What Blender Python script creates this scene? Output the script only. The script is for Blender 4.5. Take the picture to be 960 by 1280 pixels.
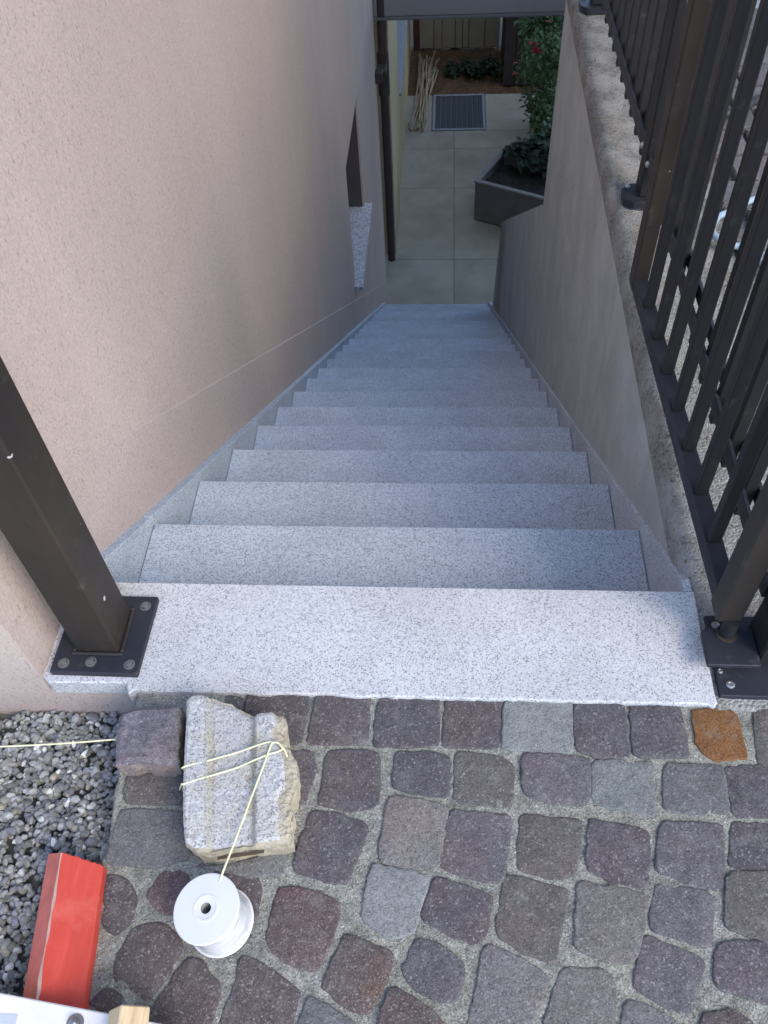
import bpy, bmesh, math, random
import numpy as np
from mathutils import Vector, Matrix, noise
random.seed(7)
rng = np.random.default_rng(7)
for _o in list(bpy.data.objects):
    bpy.data.objects.remove(_o)
SC = bpy.context.scene
COL = SC.collection
R = math.radians

# ------------------------------------------------------------------ camera
cam_d = bpy.data.cameras.new('camera')
cam = bpy.data.objects.new('camera', cam_d)
COL.objects.link(cam)
cam_d.sensor_fit = 'HORIZONTAL'
cam_d.sensor_width = 36.0
cam_d.lens = 36.0 * 1076.5 / 960.0
cam_d.clip_start = 0.02
cam_d.clip_end = 500.0
_r = Vector((0.99766312, 0.05098807, -0.04548101))
_u = Vector((-0.01098292, 0.77667781, 0.62980231))
_f = Vector((-0.0674365, 0.62783102, -0.77542281))
_m = Matrix((_r, _u, -_f)).transposed().to_4x4()
_m.translation = (0.0942, -0.7396, 1.1052)
cam.matrix_world = _m
SC.camera = cam
SC.render.resolution_x, SC.render.resolution_y = 768, 1024

# ------------------------------------------------------------------ sky, sun, exposure
SUN_EL, SUN_AZ = 42.0, 132.0          # azimuth clockwise from +Y: veiled sun behind the camera
W = bpy.data.worlds.new('World')
SC.world = W
W.use_nodes = True
nt = W.node_tree
nt.nodes.clear()
sky = nt.nodes.new('ShaderNodeTexSky')
sky.sky_type = 'NISHITA'
sky.sun_disc = False
sky.sun_elevation = R(SUN_EL)
sky.sun_rotation = R(SUN_AZ)
sky.air_density = 1.0
sky.dust_density = 1.0
sky.ozone_density = 2.1
bg = nt.nodes.new('ShaderNodeBackground')
bg.inputs['Strength'].default_value = 0.15
wo = nt.nodes.new('ShaderNodeOutputWorld')
nt.links.new(sky.outputs[0], bg.inputs[0])
nt.links.new(bg.outputs[0], wo.inputs[0])
sd = bpy.data.lights.new('sun', 'SUN')
sd.energy = 0.68
sd.angle = R(26)
sd.color = (1.0, 0.85, 0.66)
sun = bpy.data.objects.new('sun', sd)
COL.objects.link(sun)
_s = Vector((math.sin(R(SUN_AZ)) * math.cos(R(SUN_EL)), math.cos(R(SUN_AZ)) * math.cos(R(SUN_EL)), math.sin(R(SUN_EL))))
sun.rotation_euler = _s.to_track_quat('Z', 'Y').to_euler()
sun.location = (-3, -3, 6)
SC.view_settings.view_transform = 'Standard'
SC.view_settings.look = 'None'
SC.view_settings.gamma = 1.0
SC.view_settings.exposure = 1.53

# ------------------------------------------------------------------ materials
class N:
    """small node-tree writer"""
    def __init__(self, name):
        self.m = bpy.data.materials.new(name)
        self.m.use_nodes = True
        self.t = self.m.node_tree
        self.t.nodes.clear()
        self.out = self.t.nodes.new('ShaderNodeOutputMaterial')
        self.b = self.t.nodes.new('ShaderNodeBsdfPrincipled')
        self.t.links.new(self.b.outputs[0], self.out.inputs[0])
        g = self.t.nodes.new('ShaderNodeNewGeometry')
        self.pos = g.outputs['Position']
    def node(self, typ, **kw):
        n = self.t.nodes.new(typ)
        for k, v in kw.items():
            setattr(n, k, v)
        return n
    def put(self, sock, v):
        if hasattr(v, 'bl_rna') and isinstance(v, bpy.types.NodeSocket):
            self.t.links.new(v, sock)
        else:
            sock.default_value = v
    def offset(self, scale=50.0):
        oi = self.node('ShaderNodeObjectInfo')
        mu = self.node('ShaderNodeMath', operation='MULTIPLY')
        self.put(mu.inputs[0], oi.outputs['Random']); mu.inputs[1].default_value = scale
        va = self.node('ShaderNodeVectorMath', operation='ADD')
        self.put(va.inputs[0], self.pos); self.put(va.inputs[1], mu.outputs[0])
        self.pos = va.outputs[0]
        self.rand = oi.outputs['Random']
    def noise(self, scale, detail=3.0, rough=0.55, vec=None, dist=0.0):
        n = self.node('ShaderNodeTexNoise')
        self.put(n.inputs['Vector'], vec or self.pos)
        n.inputs['Scale'].default_value = scale
        n.inputs['Detail'].default_value = detail
        n.inputs['Roughness'].default_value = rough
        n.inputs['Distortion'].default_value = dist
        return n.outputs['Fac']
    def vor(self, scale, out='Color', feature='F1', vec=None, rnd=1.0):
        n = self.node('ShaderNodeTexVoronoi', feature=feature)
        self.put(n.inputs['Vector'], vec or self.pos)
        n.inputs['Scale'].default_value = scale
        n.inputs['Randomness'].default_value = rnd
        o = n.outputs[out]
        if out == 'Color':
            s = self.node('ShaderNodeSeparateColor')
            self.put(s.inputs[0], o)
            o = s.outputs[0]
        return o
    def stretch(self, sx, sy, sz):
        n = self.node('ShaderNodeMapping')
        self.put(n.inputs['Vector'], self.pos)
        n.inputs['Scale'].default_value = (sx, sy, sz)
        return n.outputs[0]
    def warp(self, scale, amt):
        t = self.node('ShaderNodeTexNoise')
        self.put(t.inputs['Vector'], self.pos); t.inputs['Scale'].default_value = scale
        m = self.node('ShaderNodeVectorMath', operation='SCALE')
        self.put(m.inputs[0], t.outputs['Color']); m.inputs['Scale'].default_value = amt
        a = self.node('ShaderNodeVectorMath', operation='ADD')
        self.put(a.inputs[0], self.pos); self.put(a.inputs[1], m.outputs[0])
        return a.outputs[0]
    def ramp(self, fac, stops, interp='LINEAR'):
        n = self.node('ShaderNodeValToRGB')
        self.put(n.inputs[0], fac)
        cr = n.color_ramp
        cr.interpolation = interp
        while len(cr.elements) < len(stops):
            cr.elements.new(0.5)
        for e, (p, c) in zip(cr.elements, stops):
            e.position = p
            e.color = (c, c, c, 1) if isinstance(c, (int, float)) else (*c, 1)
        return n.outputs[0]
    def mix(self, fac, a, b, mode='MIX'):
        n = self.node('ShaderNodeMix', data_type='RGBA', blend_type=mode)
        self.put(n.inputs[0], fac)
        for s, v in ((n.inputs[6], a), (n.inputs[7], b)):
            if isinstance(v, tuple) and len(v) == 3:
                v = (*v, 1)
            self.put(s, v)
        return n.outputs[2]
    def math(self, op, a, b=0.0):
        n = self.node('ShaderNodeMath', operation=op)
        self.put(n.inputs[0], a); self.put(n.inputs[1], b)
        return n.outputs[0]
    def sep(self, i):
        n = self.node('ShaderNodeSeparateXYZ')
        self.put(n.inputs[0], self.pos)
        return n.outputs[i]
    def bump(self, h, strength=0.4, dist=0.002, prev=None):
        n = self.node('ShaderNodeBump')
        n.inputs['Strength'].default_value = strength
        n.inputs['Distance'].default_value = dist
        self.put(n.inputs['Height'], h)
        if prev is not None:
            self.put(n.inputs['Normal'], prev)
        return n.outputs[0]
    def done(self, col, rough=0.8, metal=0.0, normal=None, spec=0.3):
        if isinstance(col, tuple) and len(col) == 3:
            col = (*col, 1)
        self.put(self.b.inputs['Base Color'], col)
        self.put(self.b.inputs['Roughness'], rough)
        self.put(self.b.inputs['Metallic'], metal)
        self.put(self.b.inputs['Specular IOR Level'], spec)
        if normal is not None:
            self.put(self.b.inputs['Normal'], normal)
        return self.m

def m_granite(name, light, mid, dark, frac, scale=640.0, warm=None, rough=0.75):
    n = N(name)
    n.offset(9.0)
    v = n.vor(scale)
    v2 = n.vor(scale * 0.55)
    c = n.ramp(v, [(0.0, dark), (frac, dark), (frac + 0.05, mid), (frac + 0.30, mid), (frac + 0.38, light), (1.0, light)], 'CONSTANT')
    c2 = n.ramp(v2, [(0.0, mid), (0.18, mid), (0.2, light), (1.0, light)], 'CONSTANT')
    c = n.mix(0.35, c, c2)
    c = n.mix(1.0, c, n.ramp(n.rand, [(0.0, .93), (1.0, 1.06)]), 'MULTIPLY')
    m = n.noise(7.0, 4)
    c = n.mix(1.0, c, n.ramp(m, [(0.25, 0.86), (0.75, 1.06)]), 'MULTIPLY')
    c = n.mix(n.ramp(n.noise(3.2, 6, 0.65), [(0.48, 0.0), (0.75, 0.55)]), c, n.mix(1.0, c, (.80, .79, .75), 'MULTIPLY'))
    if warm:
        w = n.ramp(n.noise(22.0, 4), [(0.5, 0.0), (0.68, 0.8)])
        c = n.mix(w, c, n.mix(1.0, c, warm, 'MULTIPLY'))
    nb = n.bump(n.noise(420.0, 2), 0.5, 0.0012)
    return n.done(c, rough, 0, nb, 0.25)

G_LAND = m_granite('granite_light', (.60, .61, .62), (.44, .45, .465), (.11, .11, .12), .10)
G_STEP = m_granite('granite_step_sky_tint', (.56, .63, .705), (.385, .44, .50), (.09, .10, .115), .15)  # blue cast of the sky light put into the tread colour
G_SKIRT = m_granite('granite_skirting_sky_tint', (.58, .645, .71), (.41, .46, .51), (.09, .10, .115), .15)  # same sky-blue cast painted into skirting and risers
G_SILL = m_granite('granite_sill', (.62, .63, .64), (.36, .37, .39), (.09, .09, .10), .16, 170.0)
G_BLOCK = m_granite('granite_block', (.50, .50, .49), (.38, .38, .37), (.13, .13, .13), .10, 560.0, (1.0, .94, .82))

def m_plaster(name, base, tint):
    n = N(name)
    big = n.noise(1.3, 4)
    c = n.mix(n.ramp(big, [(0.3, 0.0), (0.7, 1.0)]), base, tint)
    fine = n.noise(230.0, 3, 0.7)
    c = n.mix(1.0, c, n.ramp(fine, [(0.25, 0.78), (0.72, 1.11)]), 'MULTIPLY')
    c = n.mix(1.0, c, n.ramp(n.noise(2.6, 5, 0.65, n.stretch(1, 1, .3)), [(0.3, .93), (0.7, 1.04)]), 'MULTIPLY')
    vec = n.stretch(1.0, 1.0, 0.45)
    pit = n.noise(230.0, 2, 0.6, vec, 1.2)
    pm = n.ramp(pit, [(0.0, 1.0), (0.33, 1.0), (0.39, 0.0), (1.0, 0.0)])
    c = n.mix(n.math('MULTIPLY', pm, 0.5), c, tuple(x * 0.45 for x in base))
    nb = n.bump(fine, 0.6, 0.0018)
    nb = n.bump(pm, 0.5, -0.0018, nb)
    return n.done(c, 0.92, 0, nb, 0.15)
PLASTER = m_plaster('pink_plaster', (.56, .462, .412), (.535, .438, .39))
PLINTH = m_plaster('pink_plinth_plaster', (.535, .447, .408), (.515, .427, .388))
SHADE_HOUSE = m_plaster('pale_grey_plaster', (.62, .62, .61), (.60, .60, .59))
BEIGE = m_plaster('beige_plaster', (.52, .42, .26), (.48, .39, .24))

def m_concrete_face():
    n = N('concrete_face')
    vec = n.stretch(1.0, 2.2, 0.7)
    st = n.noise(2.2, 5, 0.6, vec)
    c = n.ramp(st, [(0.25, (.365, .388, .375)), (0.5, (.43, .456, .443)), (0.75, (.475, .50, .487))])
    cl = n.noise(9.0, 5, 0.65)
    c = n.mix(1.0, c, n.ramp(cl, [(0.25, 0.82), (0.7, 1.08)]), 'MULTIPLY')
    lines = n.noise(14.0, 2, 0.5, n.stretch(1.0, 1.0, 0.06))
    c = n.mix(n.ramp(lines, [(0.6, 0.0), (0.75, 0.16)]), c, (.17, .165, .15))
    # brown weathering stain near the lower end of the wall
    y = n.sep(1)
    sx = n.math('SUBTRACT', 1.0, n.math('MULTIPLY', n.math('ABSOLUTE', n.math('SUBTRACT', y, 4.75)), 1.9))
    sm = n.math('MULTIPLY', n.math('MAXIMUM', sx, 0.0), n.ramp(n.noise(6.0, 3), [(0.3, 0.3), (0.6, 1.0)]))
    c = n.mix(sm, c, (.22, .17, .085))
    holes = n.noise(70.0, 2)
    hm = n.ramp(holes, [(0.0, 1.0), (0.27, 1.0), (0.3, 0.0)])
    c = n.mix(n.math('MULTIPLY', hm, 0.7), c, (.07, .065, .06))
    nb = n.bump(n.noise(120.0, 4, 0.7), 0.3, 0.002)
    nb = n.bump(hm, 0.5, -0.003, nb)
    return n.done(c, 0.9, 0, nb, 0.2)
CONC = m_concrete_face()

def m_aggregate(name, base, hi, lo, scale=110.0):
    n = N(name)
    v = n.vor(scale)
    c = n.ramp(v, [(0.0, lo), (0.3, base), (0.7, base), (1.0, hi)])
    big = n.noise(11.0, 5, 0.65)
    c = n.mix(n.ramp(big, [(0.42, 0.0), (0.62, 0.75)]), c, tuple(x * 1.25 for x in hi))
    moss = n.noise(5.0, 4)
    c = n.mix(n.ramp(moss, [(0.52, 0.0), (0.72, 0.40)]), c, (.21, .195, .135))
    pit = n.ramp(n.noise(95.0, 2, 0.6), [(0.0, 1.0), (0.3, 1.0), (0.36, 0.0)])
    c = n.mix(n.math('MULTIPLY', pit, 0.75), c, (.06, .055, .045))
    nb = n.bump(n.vor(scale, 'Distance'), 0.7, -0.004)
    nb = n.bump(n.noise(60.0, 5, 0.7), 0.6, 0.004, nb)
    return n.done(c, 0.95, 0, nb, 0.15)
AGG = m_aggregate('exposed_concrete', (.225, .222, .205), (.31, .312, .30), (.12, .115, .105), 230.0)

def m_stone(name, col, speck=(.42, .40, .40), amount=0.12, hue=(1.15, .95, .88)):
    lum = sum(col) / 3
    if col[0] < 2.2 * col[2]:                # quarry dust greys every stone a little
        col = tuple((x * .60 + lum * .40) * 1.14 for x in col)
    n = N(name)
    n.offset(31.0)
    v = n.vor(720.0, vec=n.warp(90.0, .0012))
    big = n.noise(26.0, 5, 0.62)
    c = n.mix(n.ramp(big, [(0.3, 0.0), (0.7, 1.0)]), tuple(x * 0.84 for x in col), tuple(min(1, x * 1.15) for x in col))
    c = n.mix(n.ramp(n.noise(9.0, 3), [(0.45, 0.0), (0.75, 0.8)]), c, tuple(min(1, x * h) for x, h in zip(col, hue)))
    rn = n.ramp(n.rand, [(0.0, 0.9), (1.0, 1.12)])
    c = n.mix(1.0, c, rn, 'MULTIPLY')
    dens = n.math('MULTIPLY', n.math('SUBTRACT', n.noise(24.0, 3, 0.6), 0.5), 0.10)
    vs = n.math('ADD', v, dens)
    c = n.mix(n.ramp(vs, [(0.0, 0.7), (0.15, 0.6), (0.2, 0.0), (1.0 - amount, 0.0), (1.0 - amount + 0.015, 0.34), (1.0, 0.6)]),
              c, n.mix(n.ramp(v, [(0.5, 0.0), (0.52, 1.0)]), tuple(x * 0.5 for x in col), tuple(x * .8 for x in speck)))
    big_v = n.vor(430.0, vec=n.warp(60.0, .003))
    c = n.mix(n.ramp(big_v, [(0.0, 0.0), (0.965, 0.0), (0.972, 0.4)]), c, tuple(x * .9 for x in speck))
    c = n.mix(n.ramp(big_v, [(0.0, 0.5), (0.05, 0.5), (0.06, 0.0)]), c, tuple(x * .5 for x in col))
    dust = n.noise(45.0, 6, 0.7)
    c = n.mix(n.ramp(dust, [(0.5, 0.0), (0.72, 0.42)]), c, (.24, .235, .22))
    g = n.noise(620.0, 3, 0.75)
    c = n.mix(1.0, c, n.ramp(g, [(0.28, 0.62), (0.72, 1.35)]), 'MULTIPLY')
    g2 = n.noise(150.0, 4, 0.7)
    c = n.mix(1.0, c, n.ramp(g2, [(0.28, 0.78), (0.72, 1.18)]), 'MULTIPLY')
    nb = n.bump(n.noise(330.0, 3, 0.7), 0.8, 0.0016)
    nb = n.bump(g2, 0.7, 0.0025, nb)
    return n.done(c, 0.82, 0, nb, 0.25)
STONE = {
    'P': m_stone('porphyry_violet', (.098, .084, .095), amount=.05),
    'M': m_stone('porphyry_lilac', (.122, .108, .122), amount=.06),
    'G': m_stone('porphyry_grey_green', (.185, .20, .19), (.40, .40, .38), .06, (.9, 1.02, .98)),
    'K': m_stone('porphyry_grey', (.140, .140, .138), (.40, .40, .40), .06),
    'R': m_stone('porphyry_red', (.130, .078, .075), (.40, .33, .31), .12),
    'B': m_stone('porphyry_brown', (.130, .112, .103), (.40, .37, .34), .05),
    'E': m_stone('porphyry_dark_brown', (.125, .105, .095), (.40, .37, .34), .10),
    'D': m_stone('porphyry_dark_red', (.104, .080, .080), (.44, .40, .40), .07),
    'W': m_stone('porphyry_rusty_violet', (.118, .085, .080), (.40, .37, .34), .10, (1.3, 1.0, .75)),
    'Y': m_stone('porphyry_pale_brown', (.165, .150, .137), (.42, .40, .37), .08),
    'L': m_stone('porphyry_pale_grey', (.20, .205, .205), (.40, .40, .40), .05, (1, 1, 1)),
    'O': m_stone('porphyry_orange', (.20, .095, .036), (.30, .20, .12), .03, (.38, .62, 1.3)),
}

def m_mortar():
    n = N('mortar')
    v = n.vor(620.0)
    c = n.ramp(v, [(0.0, (.13, .135, .128)), (0.35, (.26, .26, .225)), (0.75, (.31, .31, .27)), (0.95, (.36, .355, .315)), (1.0, (.52, .52, .50))])
    big = n.noise(30.0, 6, 0.72)
    c = n.mix(1.0, c, n.ramp(big, [(0.3, 0.55), (0.5, 0.95), (0.72, 1.3)]), 'MULTIPLY')
    c = n.mix(n.ramp(n.noise(4.0, 3), [(0.45, 0.0), (0.7, 0.5)]), c, n.mix(1.0, c, (1.04, 1.0, .80), 'MULTIPLY'))
    nb = n.bump(n.vor(480.0, 'Distance'), 0.6, -0.0014)
    nb = n.bump(n.noise(70.0, 5, 0.7), 0.8, 0.004, nb)
    return n.done(c, 0.95, 0, nb, 0.15)
MORTAR = m_mortar()

def m_paint(name, col, col2, rough=0.55, chips=False):
    n = N(name)
    n.offset(17.0)
    c = n.mix(n.ramp(n.noise(6.0, 4, 0.6, n.stretch(1, 1, .35)), [(0.3, 0.0), (0.7, 1.0)]), col, col2)
    sc = n.noise(28.0, 5, 0.75)
    c = n.mix(n.ramp(sc, [(0.58, 0.0), (0.8, 0.35)]), c, (.16, .15, .14))
    if chips:
        ch = n.noise(38.0, 2, 0.4)
        zl = n.math('LESS_THAN', n.sep(2), 0.14) if False else 1.0
        c = n.mix(n.ramp(ch, [(0.765, 0.0), (0.78, 0.95)]), c, (.5, .5, .5))
    nb = n.bump(n.noise(220.0, 3), 0.12, 0.001)
    ro = n.ramp(n.noise(12.0, 4), [(0.3, rough - 0.08), (0.7, rough + 0.12)])
    return n.done(c, ro, 0.0, nb, 0.32)
IRON = m_paint('anthracite_paint', (.015, .0155, .019), (.021, .020, .021))
IRON_POST = m_paint('anthracite_worn_paint', (.018, .018, .020), (.046, .035, .025), 0.52, True)
IRON_PLATE = m_paint('anthracite_plate_paint', (.020, .022, .031), (.028, .030, .040), 0.46)

def m_simple(name, col, rough=0.6, metal=0.0, var=0.12, scale=20.0, bump=0.1, spec=0.4):
    n = N(name)
    n.offset(13.0)
    c = n.mix(1.0, col, n.ramp(n.noise(scale, 4, 0.6), [(0.25, 1 - var), (0.75, 1 + var)]), 'MULTIPLY')
    nb = n.bump(n.noise(scale * 8, 3), bump, 0.002)
    return n.done(c, rough, metal, nb, spec)
ZINC = m_simple('zinc_bolt', (.55, .56, .58), 0.35, 0.9)
STEEL = m_simple('bright_coupling', (.75, .77, .80), 0.22, 0.95)
HOSE = m_simple('pale_blue_hose', (.32, .42, .52), 0.4)
RUBBER = m_simple('dark_rubber', (.04, .045, .05), 0.55)
PIPE = m_simple('brown_downpipe', (.055, .042, .040), 0.5)
GREYMETAL = m_simple('grey_painted_beam', (.25, .24, .225), 0.5, 0, .06, 4)
GREYLIP = m_simple('grey_beam_lip', (.14, .135, .13), 0.5, 0, .06, 4)
GLASS = m_simple('dark_window_glass', (.012, .012, .016), 0.08, 0.0, .02, 3, 0.0, 0.6)
FRAMEP = m_simple('mauve_frame_and_reveal_shade', (.10, .085, .09), 0.6)  # frame colour, also painting the shade of the reveal
SHUTTER = m_simple('grey_green_shutter', (.20, .21, .18), 0.6)
PATIO = m_simple('patio_concrete', (.365, .335, .255), 0.9, 0, .22, 2.6, 0.3, 0.2)
SOIL = m_simple('bark_mulch', (.13, .075, .040), 0.95, 0, .5, 30.0, 0.9, 0.1)
DARKSOIL = m_simple('dark_potting_soil', (.045, .040, .035), 0.95, 0, .5, 40.0, 0.9, 0.1)
DOORW = m_simple('beige_door_board', (.36, .30, .19), 0.7, 0, .10, 6.0, 0.2)
DARKWOOD = m_simple('dark_stained_wood', (.045, .033, .028), 0.7, 0, .3, 9.0, 0.3)
REDWOOD = m_simple('red_brown_wood', (.11, .035, .028), 0.7)
CANE = m_simple('dry_cane', (.34, .27, .17), 0.7, 0, .4, 8.0, 0.3)
GRATE = m_simple('grating_steel', (.075, .085, .10), 0.5, 0.3)
GRATEFR = m_simple('galvanised_frame', (.34, .35, .36), 0.5, 0.4)
TROUGH = m_simple('dark_trough', (.15, .14, .13), 0.75, 0, .12, 8.0, 0.3)
TROUGHR = m_simple('trough_rim', (.24, .22, .19), 0.7, 0, .12, 8.0, 0.3)
WHITEP = m_simple('white_spool_plastic', (.70, .71, .73), 0.28, 0, .03, 14.0, 0.03, 0.5)
def m_film():
    n = N('spool_film')
    g = n.noise(3.0, 4, 0.6, n.stretch(9, 9, 55))
    c = n.ramp(g, [(0.3, (.42, .44, .46)), (0.5, (.60, .61, .63)), (0.7, (.74, .75, .76))])
    return n.done(c, 0.2, 0, n.bump(g, 0.4, 0.002), 0.5)
FILM = m_film()
G_STAIN = m_granite('granite_block_stained', (.42, .41, .37), (.33, .32, .29), (.12, .12, .115), .13, 560.0, (1.0, .92, .76))
TWINE = m_simple('pale_yellow_twine', (.74, .73, .46), 0.8, 0, .1, 200.0, 0.2)
WHITEB = m_simple('white_painted_board', (.78, .765, .74), 0.6, 0, .10, 16.0, 0.2)
LABELP = m_simple('pale_blue_label', (.52, .56, .60), 0.5)
BARK = m_simple('shrub_stem', (.09, .065, .045), 0.9)
ROSE = m_simple('rose_petal', (.70, .13, .16), 0.6)

def m_leaf(name, a, b):
    n = N(name)
    c = n.mix(n.ramp(n.noise(16.0, 3), [(0.3, 0.0), (0.7, 1.0)]), a, b)
    return n.done(c, 0.5, 0, None, 0.4)
LEAF = m_leaf('rose_leaf', (.045, .095, .030), (.11, .18, .06))
LEAFD = m_leaf('dark_leaf', (.018, .035, .016), (.045, .07, .03))

def m_red():
    n = N('red_painted_wood')
    vec = n.stretch(60.0, 4.0, 60.0)
    g = n.noise(1.6, 5, 0.6, vec)
    c = n.ramp(g, [(0.3, (.48, .052, .036)), (0.6, (.55, .068, .046)), (0.8, (.60, .11, .08))])
    c = n.mix(n.ramp(n.noise(14.0, 5, 0.7), [(0.55, 0.0), (0.78, 0.45)]), c, (.66, .20, .16))
    d = n.ramp(n.noise(60.0, 1), [(0.0, 1.0), (0.17, 1.0), (0.2, 0.0)])
    c = n.mix(d, c, (.06, .03, .03))
    nb = n.bump(g, 0.3, 0.0015)
    return n.done(c, 0.62, 0, nb, 0.3)
REDP = m_red()
REDEDGE = m_simple('worn_red_edge', (.64, .17, .13), 0.7, 0, .25, 22.0, 0.4)
WORN = m_simple('worn_bare_arris', (.62, .42, .33), 0.8, 0, .2, 40.0, 0.4)

def m_pine():
    n = N('pale_pine')
    g = n.noise(2.2, 4, 0.6, n.stretch(60.0, 5.0, 60.0))
    c = n.ramp(g, [(0.3, (.42, .29, .15)), (0.55, (.60, .47, .29)), (0.8, (.70, .58, .38))])
    return n.done(c, 0.75, 0, n.bump(g, 0.3, 0.001), 0.2)
PINE = m_pine()
BLOCKSIDE = m_simple('sandy_broken_concrete', (.42, .375, .285), 0.95, 0, .28, 32.0, 0.9, 0.1)

def m_gravel():
    n = N('gravel_stone')
    a = n.node('ShaderNodeAttribute', attribute_name='tint')
    c = n.mix(1.0, a.outputs['Color'], n.ramp(n.noise(160.0, 4, 0.6), [(0.25, 0.75), (0.75, 1.2)]), 'MULTIPLY')
    return n.done(c, 0.8, 0, n.bump(n.noise(350.0, 3), 0.4, 0.001), 0.3)
GRAVEL = m_gravel()
PAVER = [m_stone('paver_grey', (.17, .175, .175), amount=.05), m_stone('paver_dark_grey', (.125, .13, .14), amount=.05),
         m_stone('paver_violet_grey', (.14, .13, .14), amount=.05)]
TERR = m_aggregate('terrace_bedding', (.13, .13, .125), (.18, .18, .175), (.08, .08, .075))
EARTH = m_simple('dull_earth', (.12, .105, .075), 0.95, 0, .3, 2.0, 0.5, 0.1)

# ------------------------------------------------------------------ geometry helpers
ORI = {}
def vec(p):
    return Vector(p)

class MB:
    """collects geometry in world coordinates; build() links it as one mesh object"""
    def __init__(self):
        self.bm = bmesh.new()
        self.mi = 0
    def face(self, vs, smooth=False):
        try:
            f = self.bm.faces.new(vs)
        except ValueError:
            return None
        f.material_index = self.mi
        f.smooth = smooth
        return f
    def quad(self, *pts):
        return self.face([self.bm.verts.new(p) for p in pts])
    def box(self, x0, x1, y0, y1, z0, z1, bevel=0.0, mat=None):
        pts = [(x, y, z) for z in (z0, z1) for y in (y0, y1) for x in (x0, x1)]
        if mat is not None:
            pts = [mat @ Vector(p) for p in pts]
        v = [self.bm.verts.new(p) for p in pts]
        fs = [self.face([v[i] for i in q]) for q in ((0, 2, 3, 1), (4, 5, 7, 6), (0, 1, 5, 4), (2, 6, 7, 3), (0, 4, 6, 2), (1, 3, 7, 5))]
        if bevel:
            es = list({e for f in fs for e in f.edges})
            bmesh.ops.bevel(self.bm, geom=es, offset=bevel, segments=1, affect='EDGES', profile=0.5)
        return self
    def prism(self, poly, a, b, axis='x', bevel=0.0):
        """closed polygon (2D) pushed from a to b along an axis"""
        def P(p, t):
            if axis == 'x': return (t, p[0], p[1])
            if axis == 'y': return (p[0], t, p[1])
            return (p[0], p[1], t)
        A = [self.bm.verts.new(P(p, a)) for p in poly]
        B = [self.bm.verts.new(P(p, b)) for p in poly]
        fs = [self.face(A[::-1]), self.face(B)]
        n = len(poly)
        for i in range(n):
            fs.append(self.face([A[i], A[(i + 1) % n], B[(i + 1) % n], B[i]]))
        bmesh.ops.recalc_face_normals(self.bm, faces=[f for f in fs if f])
        if bevel:
            bmesh.ops.bevel(self.bm, geom=list({e for f in fs if f for e in f.edges}), offset=bevel, segments=1, affect='EDGES', profile=0.5)
        return self
    def tube(self, pts, rad, seg=8, smooth=True, caps=True):
        pts = [Vector(p) for p in pts]
        rads = rad if isinstance(rad, (list, tuple)) else [rad] * len(pts)
        rings = []
        up = Vector((0, 0, 1))
        prev = None
        for i, p in enumerate(pts):
            d = (pts[min(i + 1, len(pts) - 1)] - pts[max(i - 1, 0)]).normalized()
            if prev is None:
                a = d.cross(up if abs(d.dot(up)) < 0.95 else Vector((1, 0, 0))).normalized()
            else:
                a = (prev - d * prev.dot(d)).normalized()
            prev = a
            b = d.cross(a)
            rings.append([self.bm.verts.new(p + (a * math.cos(2 * math.pi * k / seg) + b * math.sin(2 * math.pi * k / seg)) * rads[i]) for k in range(seg)])
        for r0, r1 in zip(rings, rings[1:]):
            for k in range(seg):
                self.face([r0[k], r0[(k + 1) % seg], r1[(k + 1) % seg], r1[k]], smooth)
        if caps:
            self.face(rings[0][::-1]); self.face(rings[-1])
        return self
    def lathe(self, c, axis, prof, seg=24, smooth=True):
        """prof: (radius, height along axis)"""
        ax = Vector(axis).normalized()
        a = ax.orthogonal().normalized()
        b = ax.cross(a)
        c = Vector(c)
        rings = []
        for r, h in prof:
            rings.append([self.bm.verts.new(c + ax * h + (a * math.cos(2 * math.pi * k / seg) + b * math.sin(2 * math.pi * k / seg)) * r) for k in range(seg)])
        for r0, r1 in zip(rings, rings[1:]):
            for k in range(seg):
                self.face([r0[k], r0[(k + 1) % seg], r1[(k + 1) % seg], r1[k]], smooth)
        return self, rings
    def build(self, name, mats, parent=None, origin=None, sharp=None):
        o_w = ORI[parent.name] if parent is not None else Vector(origin or (0, 0, 0))
        me = bpy.data.meshes.new(name)
        for v in self.bm.verts:
            v.co -= o_w
        self.bm.normal_update()
        self.bm.to_mesh(me)
        self.bm.free()
        for m in (mats if isinstance(mats, (list, tuple)) else [mats]):
            me.materials.append(m)
        if sharp is not None:
            me.set_sharp_from_angle(angle=R(sharp))
        o = bpy.data.objects.new(name, me)
        COL.objects.link(o)
        if parent is not None:
            o.parent = parent
        else:
            o.location = o_w
        ORI[o.name] = o_w.copy()
        return o

def tag(o, label=None, cat=None, group=None, kind=None):
    if label: o['label'] = label
    if cat: o['category'] = cat
    if group: o['group'] = group
    if kind: o['kind'] = kind
    return o

def empty(name, loc, label=None, cat=None, group=None, kind=None):
    o = bpy.data.objects.new(name, None)
    o.empty_display_size = 0.1
    COL.objects.link(o)
    o.location = loc
    ORI[o.name] = Vector(loc)
    return tag(o, label, cat, group, kind)

def dup(o, dx, dy, dz=0.0, parent=None):
    c = o.copy()
    COL.objects.link(c)
    c.location = Vector(o.location) + Vector((dx, dy, dz))
    c.parent = parent or o.parent
    ORI[c.name] = ORI[o.name] + Vector((dx, dy, dz))
    return c

def nz(x, y, z, s=1.0):
    return noise.noise(Vector((x * s, y * s, z * s)))

def fbm(x, y, z, s=1.0, o=4):
    return noise.fractal(Vector((x * s, y * s, z * s)), 0.8, 2.0, o)

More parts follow.
